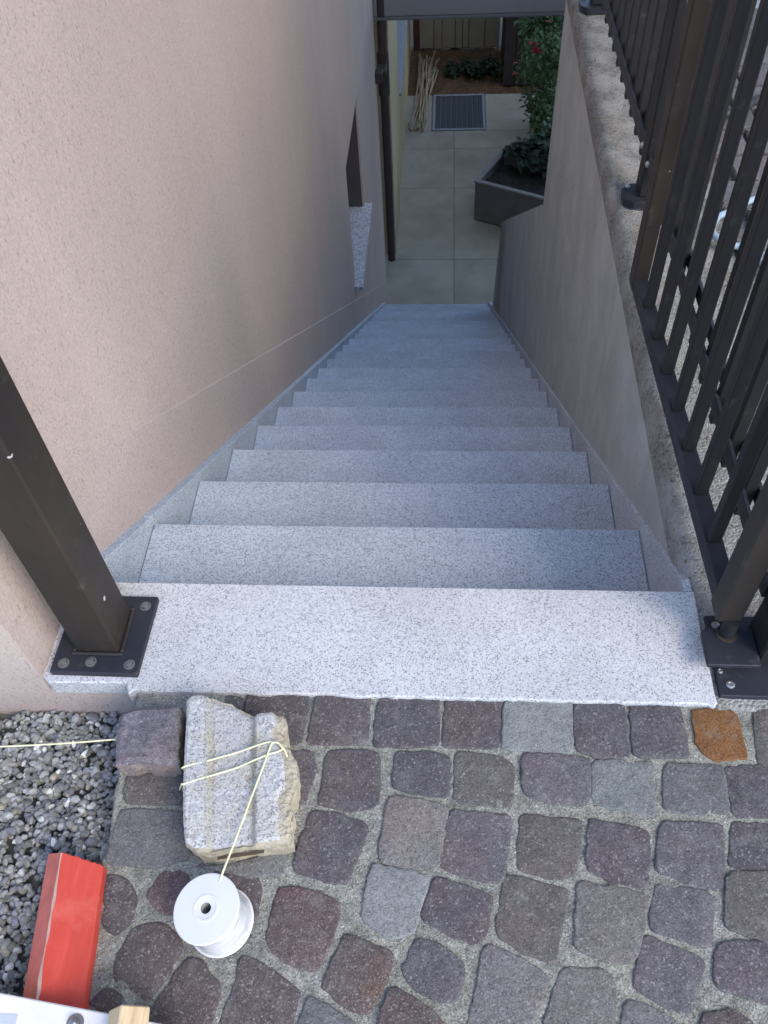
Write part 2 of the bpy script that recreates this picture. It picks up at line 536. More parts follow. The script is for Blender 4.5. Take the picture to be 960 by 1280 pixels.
COBBLES = [
    ('P', [(-0.204, -0.213), (-0.185, -0.213), (-0.185, -0.183), (-0.212, -0.182)]),
    ('P', [(-0.174, -0.252), (-0.096, -0.249), (-0.091, -0.175), (-0.182, -0.177)]),
    ('P', [(-0.087, -0.250), (-0.005, -0.246), (-0.005, -0.172), (-0.082, -0.174)]),
    ('P', [(0.005, -0.205), (0.005, -0.251), (0.051, -0.250), (0.093, -0.245), (0.091, -0.173), (0.012, -0.175)]),
    ('P', [(0.098, -0.248), (0.173, -0.248), (0.177, -0.212), (0.181, -0.176), (0.102, -0.176)]),
    ('G', [(0.179, -0.249), (0.224, -0.251), (0.271, -0.252), (0.275, -0.215), (0.277, -0.176), (0.185, -0.177)]),
    ('P', [(0.278, -0.249), (0.303, -0.256), (0.347, -0.256), (0.349, -0.179), (0.280, -0.180)]),
    ('P', [(0.354, -0.255), (0.426, -0.252), (0.426, -0.180), (0.357, -0.181)]),
    ('O', [(0.440, -0.238), (0.456, -0.255), (0.501, -0.253), (0.500, -0.193), (0.493, -0.183), (0.440, -0.184)]),
    ('B', [(0.514, -0.261), (0.553, -0.257), (0.566, -0.182), (0.524, -0.182)]),
    ('P', [(-0.109, -0.338), (-0.081, -0.332), (-0.075, -0.288), (-0.076, -0.260), (-0.117, -0.261)]),
    ('P', [(-0.063, -0.333), (-0.014, -0.341), (0.016, -0.328), (0.012, -0.258), (-0.058, -0.258)]),
    ('P', [(0.033, -0.308), (0.069, -0.314), (0.105, -0.319), (0.110, -0.263), (0.089, -0.258), (0.034, -0.258)]),
    ('B', [(0.114, -0.324), (0.189, -0.327), (0.192, -0.267), (0.170, -0.259), (0.116, -0.254)]),
    ('M', [(0.204, -0.310), (0.238, -0.320), (0.286, -0.323), (0.294, -0.258), (0.205, -0.254)]),
    ('G', [(0.293, -0.318), (0.368, -0.334), (0.377, -0.261), (0.299, -0.261)]),
    ('K', [(0.383, -0.327), (0.463, -0.326), (0.467, -0.262), (0.391, -0.264)]),
    ('P', [(0.468, -0.330), (0.521, -0.329), (0.522, -0.260), (0.469, -0.266)]),
    ('P', [(0.530, -0.328), (0.601, -0.324), (0.610, -0.256), (0.530, -0.259)]),
    ('P', [(-0.089, -0.417), (-0.052, -0.426), (-0.019, -0.431), (0.005, -0.358), (-0.039, -0.345), (-0.072, -0.342)]),
    ('Y', [(0.019, -0.402), (0.057, -0.409), (0.095, -0.411), (0.106, -0.329), (0.064, -0.324), (0.028, -0.319)]),
    ('M', [(0.095, -0.407), (0.136, -0.418), (0.174, -0.422), (0.188, -0.340), (0.109, -0.334)]),
    ('B', [(0.192, -0.406), (0.236, -0.415), (0.261, -0.410), (0.278, -0.342), (0.198, -0.337)]),
    ('P', [(0.277, -0.404), (0.311, -0.416), (0.347, -0.423), (0.359, -0.353), (0.324, -0.346), (0.286, -0.340)]),
    ('M', [(0.361, -0.401), (0.412, -0.419), (0.437, -0.419), (0.454, -0.342), (0.377, -0.339)]),
    ('P', [(0.451, -0.392), (0.482, -0.397), (0.523, -0.405), (0.533, -0.341), (0.464, -0.337)]),
    ('L', [(0.002, -0.468), (0.038, -0.492), (0.066, -0.482), (0.083, -0.422), (0.075, -0.416), (0.012, -0.406)]),
    ('P', [(0.074, -0.469), (0.137, -0.494), (0.150, -0.484), (0.161, -0.438), (0.090, -0.417)]),
    ('B', [(0.163, -0.481), (0.205, -0.503), (0.230, -0.508), (0.252, -0.427), (0.176, -0.411)]),
    ('Y', [(0.254, -0.490), (0.296, -0.505), (0.321, -0.505), (0.338, -0.462), (0.346, -0.429), (0.315, -0.425), (0.265, -0.417)]),
    ('M', [(0.344, -0.468), (0.400, -0.483), (0.414, -0.479), (0.425, -0.425), (0.357, -0.415)]),
    ('B', [(0.431, -0.462), (0.459, -0.471), (0.506, -0.477), (0.521, -0.395), (0.447, -0.401)]),
    ('R', [(-0.110, -0.499), (-0.091, -0.516), (-0.047, -0.531), (-0.029, -0.485), (-0.026, -0.453), (-0.068, -0.439), (-0.103, -0.437)]),
    ('W', [(-0.038, -0.546), (-0.002, -0.567), (0.017, -0.570), (0.036, -0.534), (0.043, -0.507), (-0.016, -0.488)]),
    ('P', [(0.053, -0.529), (0.070, -0.543), (0.112, -0.556), (0.122, -0.543), (0.125, -0.515), (0.094, -0.493), (0.068, -0.489)]),
    ('K', [(0.142, -0.530), (0.123, -0.598), (0.177, -0.603), (0.204, -0.562), (0.222, -0.530), (0.216, -0.519), (0.200, -0.510), (0.163, -0.494), (0.148, -0.497)]),
    ('Y', [(0.218, -0.559), (0.205, -0.601), (0.263, -0.606), (0.287, -0.575), (0.298, -0.530), (0.290, -0.514), (0.239, -0.513)]),
    ('M', [(0.316, -0.530), (0.373, -0.558), (0.403, -0.499), (0.336, -0.474)]),
    ('P', [(0.410, -0.510), (0.410, -0.526), (0.485, -0.545), (0.501, -0.479), (0.447, -0.477), (0.420, -0.482)]),
    ('D', [(-0.286, -0.524), (-0.285, -0.546), (-0.235, -0.566), (-0.209, -0.515), (-0.218, -0.498), (-0.239, -0.484), (-0.272, -0.489)]),
    ('D', [(-0.231, -0.576), (-0.233, -0.614), (-0.168, -0.619), (-0.155, -0.551), (-0.184, -0.524), (-0.201, -0.520)]),
    ('D', [(-0.139, -0.552), (-0.163, -0.622), (-0.078, -0.622), (-0.063, -0.550), (-0.117, -0.521), (-0.139, -0.515)]),
    ('K', [(-0.068, -0.625), (-0.007, -0.622), (0.006, -0.582), (-0.053, -0.554)]),
    ('W', [(0.031, -0.572), (0.018, -0.621), (0.094, -0.621), (0.105, -0.576), (0.071, -0.555), (0.041, -0.541)]),
    ('K', [(0.285, -0.609), (0.344, -0.610), (0.364, -0.566), (0.340, -0.551), (0.308, -0.543)]),
    ('D', [(0.366, -0.605), (0.425, -0.606), (0.446, -0.566), (0.428, -0.548), (0.392, -0.554)]),
    ('E', [(-0.321, -0.340), (-0.244, -0.340), (-0.254, -0.299), (-0.327, -0.302)]),
    ('K', [(-0.327, -0.417), (-0.271, -0.420), (-0.219, -0.408), (-0.241, -0.349), (-0.324, -0.349)]),
    ('D', [(-0.311, -0.492), (-0.289, -0.500), (-0.277, -0.480), (-0.281, -0.449), (-0.294, -0.436), (-0.323, -0.430)]),
    ('R', [(-0.264, -0.457), (-0.241, -0.474), (-0.215, -0.470), (-0.214, -0.434), (-0.231, -0.425), (-0.254, -0.428)]),
    ('D', [(-0.306, -0.575), (-0.281, -0.579), (-0.265, -0.570), (-0.282, -0.559), (-0.295, -0.558)]),
    ('P', [(-0.183, -0.469), (-0.146, -0.503), (-0.126, -0.476), (-0.124, -0.435), (-0.155, -0.418), (-0.190, -0.424)]),
    ('K', [(-0.185, -0.420), (-0.143, -0.427), (-0.097, -0.423), (-0.099, -0.390), (-0.156, -0.412), (-0.211, -0.417)]),
]

# ------------------------------------------------------------------ the pink house on the left
T, RISE = 0.26752, 0.18              # going and rise of one step
NST = 22
FLOOR = -RISE * (NST + 1)
XL = -0.485                          # face of the house wall along the stairs
def xw(y):                           # face of the concrete wall along the stairs
    return 0.468 + 0.0075 * y
def groove(y):
    return -0.6729 * y + 0.222
TOPZ = 5.6  # unseen height above the landing, raised to deepen shade on the stairs
house = empty('pink_house', (-2.5, 3.0, FLOOR), 'pink roughcast house wall running down the left side of the stairs', 'house')
mb = MB()
mb.prism([(-.165, -.30), (.08, -.30), (.08, groove(.08)), (3.92, groove(3.92)), (3.92, TOPZ), (-.165, TOPZ)], XL - .3, XL)
mb.prism([(3.92, groove(3.92)), (4.80, groove(4.80)), (4.80, -2.285), (3.92, -2.285)], XL - .3, XL)
mb.prism([(3.92, -1.50), (4.80, -1.50), (4.80, TOPZ), (3.92, TOPZ)], XL - .3, XL)
mb.prism([(4.80, groove(4.80)), (6.45, groove(6.45)), (6.45, TOPZ), (4.80, TOPZ)], XL - .3, XL)
mb.build('wall', PLASTER, house)
mb = MB()
mb.prism([(.08, -.30), (6.45, -4.6), (6.45, groove(6.45)), (.08, groove(.08))], XL - .25, XL + .0035)
bmesh.ops.bevel(mb.bm, geom=[e for e in mb.bm.edges if all(v.co.x > XL and abs(v.co.z - groove(v.co.y)) < .01 for v in e.verts)], offset=.0034, segments=1, affect='EDGES')
mb.build('plinth', PLINTH, house)
mb = MB(); mb.box(-5.0, XL - .3, -.165, .135, -.30, TOPZ)
mb.build('facade', PLASTER, house)
mb = MB(); mb.box(-5.0, XL - .3, 6.15, 6.45, -4.3, TOPZ)
mb.build('rear_wall', PLASTER, house)
mb = MB(); mb.box(-5.2, XL + .12, -.30, 6.6, TOPZ, TOPZ + .18, .01)
mb.build('roof', GREYMETAL, house)
# plaster foot that carries on under the corner of the landing
mb = MB(); mb.prism([(XL - .01, -.30), (-.352, -.30), (-.362, -.075), (-.352, -.0335), (XL + .0005, -.0335), (XL - .01, -.0335)], -.1653, -.05, 'y')
mb.build('wall_foot', PLASTER, house)
win = MB().box(XL - .30, XL - .18, 3.935, 4.785, -2.265, -1.515).build('window', FRAMEP, house)
mb = MB(); mb.box(XL - .185, XL - .176, 4.00, 4.72, -2.20, -1.58)
mb.build('pane', GLASS, win)
mb = MB()
for a in ((3.933, 3.98, -2.27, -1.514), (4.74, 4.787, -2.27, -1.514), (3.98, 4.74, -1.56, -1.514), (3.98, 4.74, -2.27, -2.225)):
    mb.box(XL - .19, XL - .165, a[0], a[1], a[2], a[3], .004)
mb.build('frame', FRAMEP, win)
mb = MB(); mb.box(XL - .17, XL + .055, 3.86, 4.84, -2.305, -2.272, .003)
mb.build('sill', G_SILL, win)
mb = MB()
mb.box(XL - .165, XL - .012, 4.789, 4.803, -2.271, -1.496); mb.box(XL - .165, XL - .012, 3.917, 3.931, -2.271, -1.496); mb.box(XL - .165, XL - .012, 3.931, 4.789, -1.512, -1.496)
mb.build('reveal_shade', FRAMEP, win)  # dark sheets that paint shade onto the bare window reveal

# ------------------------------------------------------------------ granite staircase
stairs = empty('granite_staircase', (0, 0, FLOOR), 'long straight flight of speckled grey granite steps going down between the walls', 'staircase')
pts = []
xx = -.487
random.seed(3)
pts = [(.474, .008), (-.468, .008), (-.487, -.03), (-.4875, -.160), (-.475, -.170), (-.36, -.168), (-.352, -.186)]
xx = -.345
while xx < .466:
    pts.append((xx, -.179 + .0035 * nz(xx, 1, 0, 22) + .0022 * nz(xx, 3, 0, 90) + .001 * nz(xx, 4, 1, 5)))
    xx += random.uniform(.006, .011)
pts += [(.470, -.183), (.4755, -.176)]
yy = -.17
while yy < 0:
    pts.append((.4745 + .0016 * nz(yy, 7, 0, 60), yy)); yy += .011
mb = MB(); mb.prism(pts[::-1], -.032, 0.0, 'z')
bmesh.ops.bevel(mb.bm, geom=[e for e in mb.bm.edges if all(v.co.z > -.001 for v in e.verts)], offset=.002, segments=1, affect='EDGES')
mb.build('landing_slab', G_LAND, stairs)
for k in range(1, NST + 1):
    y0, y1, z = (k - 1) * T, k * T, -k * RISE
    xr = xw(y1) - .009
    mb = MB(); mb.box(-.4626, xr, y0 - .035, y1 + .002 * nz(k, 0, 0, 3.1), z - .03, z, .0035)
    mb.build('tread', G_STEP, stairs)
    mb = MB(); mb.box(-.4626, xr, y0 - .034, y0 - .014, z + .0005, z + RISE - .031)
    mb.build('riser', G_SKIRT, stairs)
    for xa, xb in ((XL - .01, -.4632), (xr + .0006, xw(y1) + (.02 if k > 1 else .003))):
        tail = [(y0 + .0006, z + RISE + .018)] if k > 1 else [(y0 + .031, -.003), (y0 + .0095, -.003)]
        mb = MB(); mb.prism([((y0 + .0006) if k > 1 else (y0 + .0095), z - .03), (y1 - .0006, z - .03), (y1 - .0006, z + .018)] + tail, xa, xb, 'x', .0012)
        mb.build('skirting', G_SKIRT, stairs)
mb = MB(); mb.box(-.4626, xw(6) - .01, NST * T - .034, NST * T - .014, FLOOR, -NST * RISE - .03)
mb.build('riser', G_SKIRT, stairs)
mb = MB(); mb.prism([(-.16, -.033), (-.05, -.033), (-.05, -.25), (NST * T - .06, -NST * RISE - .22), (NST * T - .06, -5.0), (-.16, -5.0)], XL - .02, .50)
mb.build('stair_base', TERR, stairs)

# ------------------------------------------------------------------ concrete wall on the right
conc = empty('concrete_wall', (.6, 2.0, FLOOR), 'weathered concrete wall with a rough pitted top on the right of the stairs', 'wall')
mb = MB()
prof = [(-.18, -.045), (2.41, -.045), (2.43, -.83), (4.93, -2.495), (5.45, -3.75), (5.45, -4.3), (-.18, -4.3)]
A = [mb.bm.verts.new((xw(y), y, z)) for y, z in prof]
B = [mb.bm.verts.new((.705, y, z)) for y, z in prof]
fs = [mb.face(A), mb.face(B[::-1])]
for i in range(len(prof)):
    j = (i + 1) % len(prof)
    fs.append(mb.face([A[j], A[i], B[i], B[j]]))
bmesh.ops.recalc_face_normals(mb.bm, faces=fs)
mb.build('wall_body', CONC, conc)
# rough top, one sheet that rolls over the inner arris
mb = MB()
sec = [(-.0015, -.062), (-.002, -.045), (-.0015, -.030), (.000, -.018), (.004, -.009), (.010, -.005)]
sx = .017
while sx < .236:
    sec.append((sx, -.004)); sx += .0095
rows = []
ny = 420
for i in range(ny + 1):
    y = -.184 + (2.599) * i / ny
    row = []
    for j, (s, z) in enumerate(sec):
        x = xw(y) + s
        a = .003 if 1 < j < 6 else .002
        d = fbm(x, y, z, 38, 3) * a + fbm(x, y, z, 9, 2) * .002
        chip = max(0.0, nz(y, 0.3, 0, 13) - .22) * .03 if j < 8 else 0
        k = max(0, 1 - abs(j - 3.5) / 4.0)
        if j < 3:
            row.append(mb.bm.verts.new((x - abs(d) * .35 * (j > 0) + chip * k * .5, y, z)))
        else:
            row.append(mb.bm.verts.new((x + chip * k * .6, y, z + d - chip * k - (.004 if s > .02 else 0))))
    rows.append(row)
for r0, r1 in zip(rows, rows[1:]):
    for j in range(len(sec) - 1):
        mb.face([r0[j], r0[j + 1], r1[j + 1], r1[j]][::-1], True)
f1 = [mb.bm.verts.new((v.co.x, v.co.y - .001, -.06)) for v in rows[0]]
for j in range(len(sec) - 1):
    mb.face([rows[0][j], rows[0][j + 1], f1[j + 1], f1[j]])
e0, e1 = rows[-1], [mb.bm.verts.new((v.co.x, v.co.y, -.06)) for v in rows[-1]]
for j in range(len(sec) - 1):
    mb.face([e0[j], e0[j + 1], e1[j + 1], e1[j]])
bmesh.ops.recalc_face_normals(mb.bm, faces=mb.bm.faces)
mb.build('wall_top', AGG, conc)
mb = MB(); mb.box(.706, 5.0, 2.18, 2.42, -4.3, -.02, .004)
mb.build('return_wall', CONC, conc)

# ------------------------------------------------------------------ ground
mb = MB(); mb.box(-120, 120, -120, 160, -4.6, -4.25)
tag(mb.build('garden_ground', EARTH), kind='structure')
mb = MB(); mb.box(-8, .46, -9, -.20, -4.24, -.16); mb.box(.46, 8, -9, -.195, -4.24, -.045)
tag(mb.build('courtyard_ground', TERR), kind='structure')
terr = MB().box(.704, 8, -.19, 2.179, -.5, -.022).build('terrace_ground', TERR)
tag(terr, kind='structure')
random.seed(11)
base_p = []
for q in range(5):
    mb = MB()
    a, b = .0575 + .0006 * q, .0565 + .0006 * ((q * 3) % 4)
    ol = []
    for (cx, cy) in ((a, b), (-a, b), (-a, -b), (a, -b)):
        nx, ny_ = (-cy / b * a, cx / a * b)
        ol.append((cx * .9, cy)) if cx * cy > 0 else ol.append((cx, cy * .9))
        ol.append((cx, cy * .9)) if cx * cy > 0 else ol.append((cx * .9, cy))
    lo = [mb.bm.verts.new((x, y, -.03)) for x, y in ol]
    mi = [mb.bm.verts.new((x + random.uniform(-.002, .002), y + random.uniform(-.002, .002), -.004)) for x, y in ol]
    hi = [mb.bm.verts.new((x * .955, y * .955, random.uniform(0, .0015))) for x, y in ol]
    for r0, r1 in ((lo, mi), (mi, hi)):
        for i in range(8):
            mb.face([r0[i], r0[(i + 1) % 8], r1[(i + 1) % 8], r1[i]])
    c = mb.bm.verts.new((0, 0, .003))
    for i in range(8):
        mb.face([hi[i], hi[(i + 1) % 8], c])
    bmesh.ops.recalc_face_normals(mb.bm, faces=mb.bm.faces)
    base_p.append(mb)
pav = []
cnt = 0
metas = []
for q, m in enumerate(base_p):
    me = bpy.data.meshes.new('paver'); m.bm.to_mesh(me); m.bm.free(); me.materials.append(PAVER[q % 3]); metas.append(me)
for iy in range(19):
    for ix in range(8):
        o = bpy.data.objects.new('paver', random.choice(metas)); COL.objects.link(o)
        o.parent = terr
        o.location = (.775 + .118 * ix + (.05 if iy % 2 else 0) + random.uniform(-.004, .004), -.06 + .117 * iy + random.uniform(-.004, .004), -.004)
        o.rotation_euler = (random.uniform(-.02, .02), random.uniform(-.02, .02), random.choice((0, math.pi)) + random.uniform(-.04, .04))

# ------------------------------------------------------------------ cobbled paving in front of the landing
paving = MB()
def edge_x(y):
    if y > -.30: return -.345
    return -.338 + .010 * nz(y, 5, 0, 14) + max(0, (-y - .45)) * .16
def grid_sheet(mb, xs_of_y, ys, zfun, smooth=True):
    rows = []
    for y in ys:
        rows.append([mb.bm.verts.new((x, y, zfun(x, y))) for x in xs_of_y(y)])
    for r0, r1 in zip(rows, rows[1:]):
        for j in range(len(r0) - 1):
            mb.face([r0[j], r0[j + 1], r1[j + 1], r1[j]], smooth)
    return rows
def mortar_z(x, y):
    return -.0092 + .0012 * fbm(x, y, 0, 20, 2) + .0014 * fbm(x, y, 6, 42, 2) + .0010 * fbm(x, y, 3, 75, 2) + .0008 * nz(x, y, 2, 210)
NX, NY = 250, 128
def xs_of(y):
    e = edge_x(y)
    return [e] + [e + .003 + (0.66 - e - .003) * i / NX for i in range(NX + 1)]
ysv = [-.672 + (.672 - .178) * i / NY for i in range(NY + 1)]
def zf(x, y):
    if x <= edge_x(y) + .001: return -.15
    return mortar_z(x, y)
grid_sheet(paving, xs_of, ysv, zf)
grid_sheet(paving, lambda y: [.66 + 2.5 * i / 60 for i in range(61)], [-1.6 + (1.6 - .195) * i / 50 for i in range(51)], mortar_z)
grid_sheet(paving, lambda y: [-.31 + .97 * i / 50 for i in range(51)], [-1.6 + (1.6 - .672) * i / 50 for i in range(51)], mortar_z)
bmesh.ops.recalc_face_normals(paving.bm, faces=paving.bm.faces)
paving = paving.build('cobble_paving', MORTAR)
tag(paving, kind='structure')

def cobble_mesh(mb, poly, ztop=0.0, seedv=0.0, bottom=-.045):
    """rounded, slightly uneven block with a worn top"""
    n = len(poly)
    P = [Vector((*p, 0)) for p in poly]
    c = sum(P, Vector()) / n
    per = sum((P[(i + 1) % n] - P[i]).length for i in range(n))
    ol = []
    for i in range(n):
        a, b = P[i], P[(i + 1) % n]
        L = (b - a).length
        m = max(2, int(L / .0075))
        for q in range(m):
            t = (q + .0) / m
            p = a.lerp(b, t)
            if q == 0:                     # round the corner
                pr_, nx_ = P[i - 1], b
                p = a + ((pr_ - a).normalized() + (nx_ - a).normalized()) * .0022
            ol.append(p)
    res = []
    for p in ol:
        d = (p - c).normalized()
        p = p + d * (.0014 * nz(p.x, p.y, seedv, 60) + .0030 * nz(p.x, p.y, seedv, 210) + .0024)
        res.append(p)
    m = len(res)
    rings = [[mb.bm.verts.new((p.x, p.y, bottom)) for p in res], [mb.bm.verts.new((p.x, p.y, ztop - .0018)) for p in res]]
    for f, dz in ((.990, -.0004), (.94, .0), (.55, .0002)):
        ring = []
        for p in res:
            q = c + (p - c) * f
            ring.append(mb.bm.verts.new((q.x, q.y, ztop + dz + .0012 * nz(q.x, q.y, seedv, 30) + .0012 * nz(q.x, q.y, seedv + 5, 90))))
        rings.append(ring)
    for r0, r1 in zip(rings, rings[1:]):
        for i in range(m):
            mb.face([r0[i], r0[(i + 1) % m], r1[(i + 1) % m], r1[i]], True)
    cv = mb.bm.verts.new((c.x, c.y, ztop + .0006))
    for i in range(m):
        mb.face([rings[-1][i], rings[-1][(i + 1) % m], cv], True)
random.seed(21)
for q, (k, poly) in enumerate(COBBLES):
    mb = MB()
    cobble_mesh(mb, poly, -.0066 + random.uniform(-.0012, .0014), q * 1.7)
    o = mb.build('cobblestone', STONE[k], paving)
    if k == 'O':
        o['label'] = 'orange stone set in the row along the landing'
# paving outside the picture carries on as one mass
mb = MB()
random.seed(5)
polys = [p for _, p in COBBLES]
def taken(x, y, r=.047):
    for p in polys:
        n_ = len(p)
        cx_, cy_ = sum(q[0] for q in p) / n_, sum(q[1] for q in p) / n_
        rr = max(math.hypot(q[0] - cx_, q[1] - cy_) for q in p)
        if math.hypot(x - cx_, y - cy_) < rr * .78 + r:
            return True
    return False
for iy in range(22):
    for ix in range(40):
        x, y = -.27 + .0865 * ix + (.043 if iy % 2 else 0), -.238 - .086 * iy
        x += random.uniform(-.004, .004); y += random.uniform(-.004, .004)
        if taken(x, y) or x > 3.0 or y < -1.56 or (x < -.20 and y > -.70):
            continue
        h = .0385
        pl = [(x + a * h + random.uniform(-.005, .005), y + b * h + random.uniform(-.005, .005)) for a, b in ((-1, -1), (1, -1), (1, 1), (-1, 1))]
        cobble_mesh(mb, pl, -.0075 + random.uniform(-.0015, .0015), ix + iy * 30)
tag(mb.build('outer_cobblestones', STONE['P'], paving), kind='stuff')

# ------------------------------------------------------------------ gravel bed
def gravel_z(x, y):
    t = min(1, max(0, (-.19 - y) / .22))
    return -.112 + .062 * t + .006 * nz(x, y, 0, 9)
mb = MB()
grid_sheet(mb, lambda y: [-1.6 + (1.265) * i / 60 for i in range(61)], [-1.3 + 1.132 * i / 60 for i in range(61)], lambda x, y: gravel_z(x, y) - .006)
bed = tag(mb.build('gravel_bedding', m_simple('grey_sand', (.13, .13, .12), 0.95, 0, .4, 60, .6, .1)), kind='structure')
def ico():
    b = bmesh.new()
    bmesh.ops.create_icosphere(b, subdivisions=2, radius=1.0)
    b.verts.ensure_lookup_table()
    v = np.array([q.co[:] for q in b.verts]); f = np.array([[w.index for w in q.verts] for q in b.faces])
    b.free()
    return v, f
IV, IF = ico()
variants = []
for q in range(24):
    off = rng.uniform(-50, 50, 3)
    d = np.array([1 + .34 * noise.noise(Vector(p * 1.1 + off)) + .12 * noise.noise(Vector(p * 2.6 + off)) for p in IV])
    w = IV * d[:, None]
    for _ in range(3):                                   # a few flat, broken faces
        nn = rng.normal(size=3); nn /= np.linalg.norm(nn)
        h = w @ nn; cut = .62
        w = w - np.outer(np.maximum(h - cut, 0) * .85, nn)
    variants.append(w)
pos = []
for x0, x1, y0, y1, dens in ((-.56, -.315, -.66, -.168, 36000), (-1.05, -.56, -.85, -.168, 17000), (-.56, -.30, -.95, -.66, 20000)):
    nn = int((x1 - x0) * (y1 - y0) * dens)
    pos.append(np.c_[rng.uniform(x0, x1, nn), rng.uniform(y0, y1, nn)])
pos = np.concatenate(pos)
pos = pos[[p[0] < edge_x(p[1]) + .004 for p in pos]]
pal = 1.65 * np.array([(.155, .158, .155), (.125, .127, .125), (.20, .205, .20), (.25, .255, .245), (.145, .148, .130), (.21, .20, .165), (.135, .14, .165), (.40, .40, .385), (.10, .102, .10)])
pw = np.array([.22, .18, .18, .10, .10, .06, .07, .035, .055]); pw /= pw.sum()
VV, FF, CC = [], [], []
for i, (x, y) in enumerate(pos):
    s = np.exp(rng.normal(math.log(.0046), .28)); s = min(s, .0085)
    ax = rng.normal(size=3); ax /= np.linalg.norm(ax)
    Mx = np.array(Matrix.Rotation(rng.uniform(0, 6.28), 3, Vector(ax)))
    sc = np.array([rng.uniform(.9, 1.35), rng.uniform(.75, 1.05), rng.uniform(.55, .85)]) * s
    lay = rng.uniform(0, .011)
    VV.append((variants[i % 24] * sc) @ Mx.T + np.array([x, y, gravel_z(x, y) + lay]))
    FF.append(IF + i * len(IV))
    c = pal[rng.choice(len(pal), p=pw)] * rng.uniform(.8, 1.2)
    CC.append(np.tile(np.r_[c, 1.0], (len(IV), 1)))
VV = np.concatenate(VV); FF = np.concatenate(FF); CC = np.concatenate(CC)
me = bpy.data.meshes.new('gravel')
me.vertices.add(len(VV)); me.vertices.foreach_set('co', VV.ravel())
me.loops.add(FF.size); me.loops.foreach_set('vertex_index', FF.ravel().astype(np.int32))
me.polygons.add(len(FF)); me.polygons.foreach_set('loop_start', np.arange(0, FF.size, 3, dtype=np.int32))
me.polygons.foreach_set('use_smooth', np.zeros(len(FF), dtype=bool))
at = me.color_attributes.new('tint', 'FLOAT_COLOR', 'POINT')
at.data.foreach_set('color', CC.ravel())
me.update(calc_edges=True); me.validate()
me.materials.append(GRAVEL)
go = bpy.data.objects.new('gravel', me); COL.objects.link(go)
tag(go, 'grey crushed gravel strip between the house and the cobbles', 'gravel', None, 'stuff')

# ------------------------------------------------------------------ left gate post
gp = empty('gate_post', (-.408, -.09, 0), 'dark square gate post bolted to the left corner of the top landing', 'post')
mb = MB(); mb.box(-.441, -.376, -.126, -.054, .012, 1.05, .003)
mb.build('post', IRON_POST, gp)
mb = MB(); mb.prism([(-.473, -.159), (-.343, -.160), (-.3405, -.026), (-.4705, -.025)], 0.0, .0115, 'z', .0015)
mb.build('base_plate', IRON_PLATE, gp)
mb = MB()
for (a, b, c, d) in ((-.447, -.370, -.132, -.126), (-.447, -.370, -.054, -.048), (-.447, -.441, -.126, -.054), (-.376, -.370, -.126, -.054)):
    mb.box(a, b, c, d, .0113, .0165, .002)
mb.build('weld_bead', IRON_POST, gp)
def bolt(parent, x, y, z, r=.0075, h=.006, mat=ZINC, name='bolt'):
    m = MB(); m.lathe((x, y, z), (0, 0, 1), [(r * 1.45, 0), (r * 1.45, .0015), (r, .002)], 16, False)
    m.lathe((x, y, z), (0, 0, 1), [(r, .0015), (r * .95, h), (0.0001, h + .0006)], 6, False)
    return m.build(name, mat, parent)
for x, y in ((-.455, -.145), (-.415, -.142), (-.357, -.145), (-.356, -.045)):
    bolt(gp, x, y, .0115, .0058, .005, m_simple('dull_bolt', (.20, .205, .21), .45, .6))

def ringbolt(parent, x, y, z, r):
    m = MB(); m.lathe((x, y, z), (0, 0, 1), [(r, 0), (r, .0012), (r * .55, .0018), (r * .5, .0004), (.0001, .0004)], 18, False)
    return m.build('bolt', ZINC, parent)
# ------------------------------------------------------------------ fence on the wall top
fence = empty('metal_fence', (.55, 1.0, 0), 'dark metal picket fence standing along the top of the concrete wall', 'fence')
FX = .551
def plate(parent, x0, x1, y0, y1, z0, z1, c=.018, mat=IRON_PLATE):
    m = MB(); m.prism([(x0 + c, y0), (x1 - c, y0), (x1, y0 + c), (x1, y1 - c), (x1 - c, y1), (x0 + c, y1), (x0, y1 - c), (x0, y0 + c)], z0, z1, 'z', .001)
    return m.build('base_plate', mat, parent)
mb = MB(); mb.box(.536, .596, -.120, -.060, .002, 1.06, .003)
p0 = mb.build('post', IRON, fence)
mb = MB(); mb.prism([(.480, -.166), (.64, -.166), (.64, -.036), (.482, -.036)], -.010, .002, 'z', .001)
mb.build('base_plate', IRON_PLATE, p0)
for x, y in ((.495, -.053), (.497, -.149), (.487, -.128)):
    ringbolt(p0, x, y, .002, .0062 if y != -.128 else .004)
mb = MB(); mb.prism([(.4625, -.134), (.535, -.134), (.535, -.075), (.470, -.074), (.4625, -.081)], .022, .030, 'z', .0012)
mb.build('hinge_plate', IRON_PLATE, p0)
for y in (1.095, 2.165):
    mb = MB(); mb.box(.530, .580, y - .025, y + .025, .014, 1.02, .003)
    p = mb.build('post', IRON, fence)
    plate(p, .498, .604, y - .045, y + .035, -.004, .014, .02)
    bolt(p, .512, y + .02, .014, .004, .003)
proto = None
for y0, y1 in ((-.058, 1.068), (1.122, 2.138)):
    for z in (.085, .95):
        mb = MB()
        mb.box(FX - .0165, FX - .0100, y0, y1, z, z + .030, .001)
        mb.box(FX + .0100, FX + .0165, y0, y1, z, z + .030, .001)
        mb.build('rail', IRON_PLATE, fence)
ys = [.026 + .0982 * i for i in range(11)] + [1.196 + .0907 * i for i in range(11)]
for i, y in enumerate(ys):
    if i == 0:
        mb = MB(); mb.box(FX - .0095, FX + .0095, y - .009, y + .009, .050, 1.0, .0015)
        proto = mb.build('picket', IRON, fence)
    else:
        dup(proto, 0, y - ys[0])
for y, z in ((1.140, .100), (1.058, .100)):
    m = MB(); m.lathe((FX - .0165, y, z), (-1, 0, 0), [(.0075, 0), (.0075, .003), (.005, .006), (.0001, .0065)], 12, False)
    m.build('bolt', ZINC, fence)

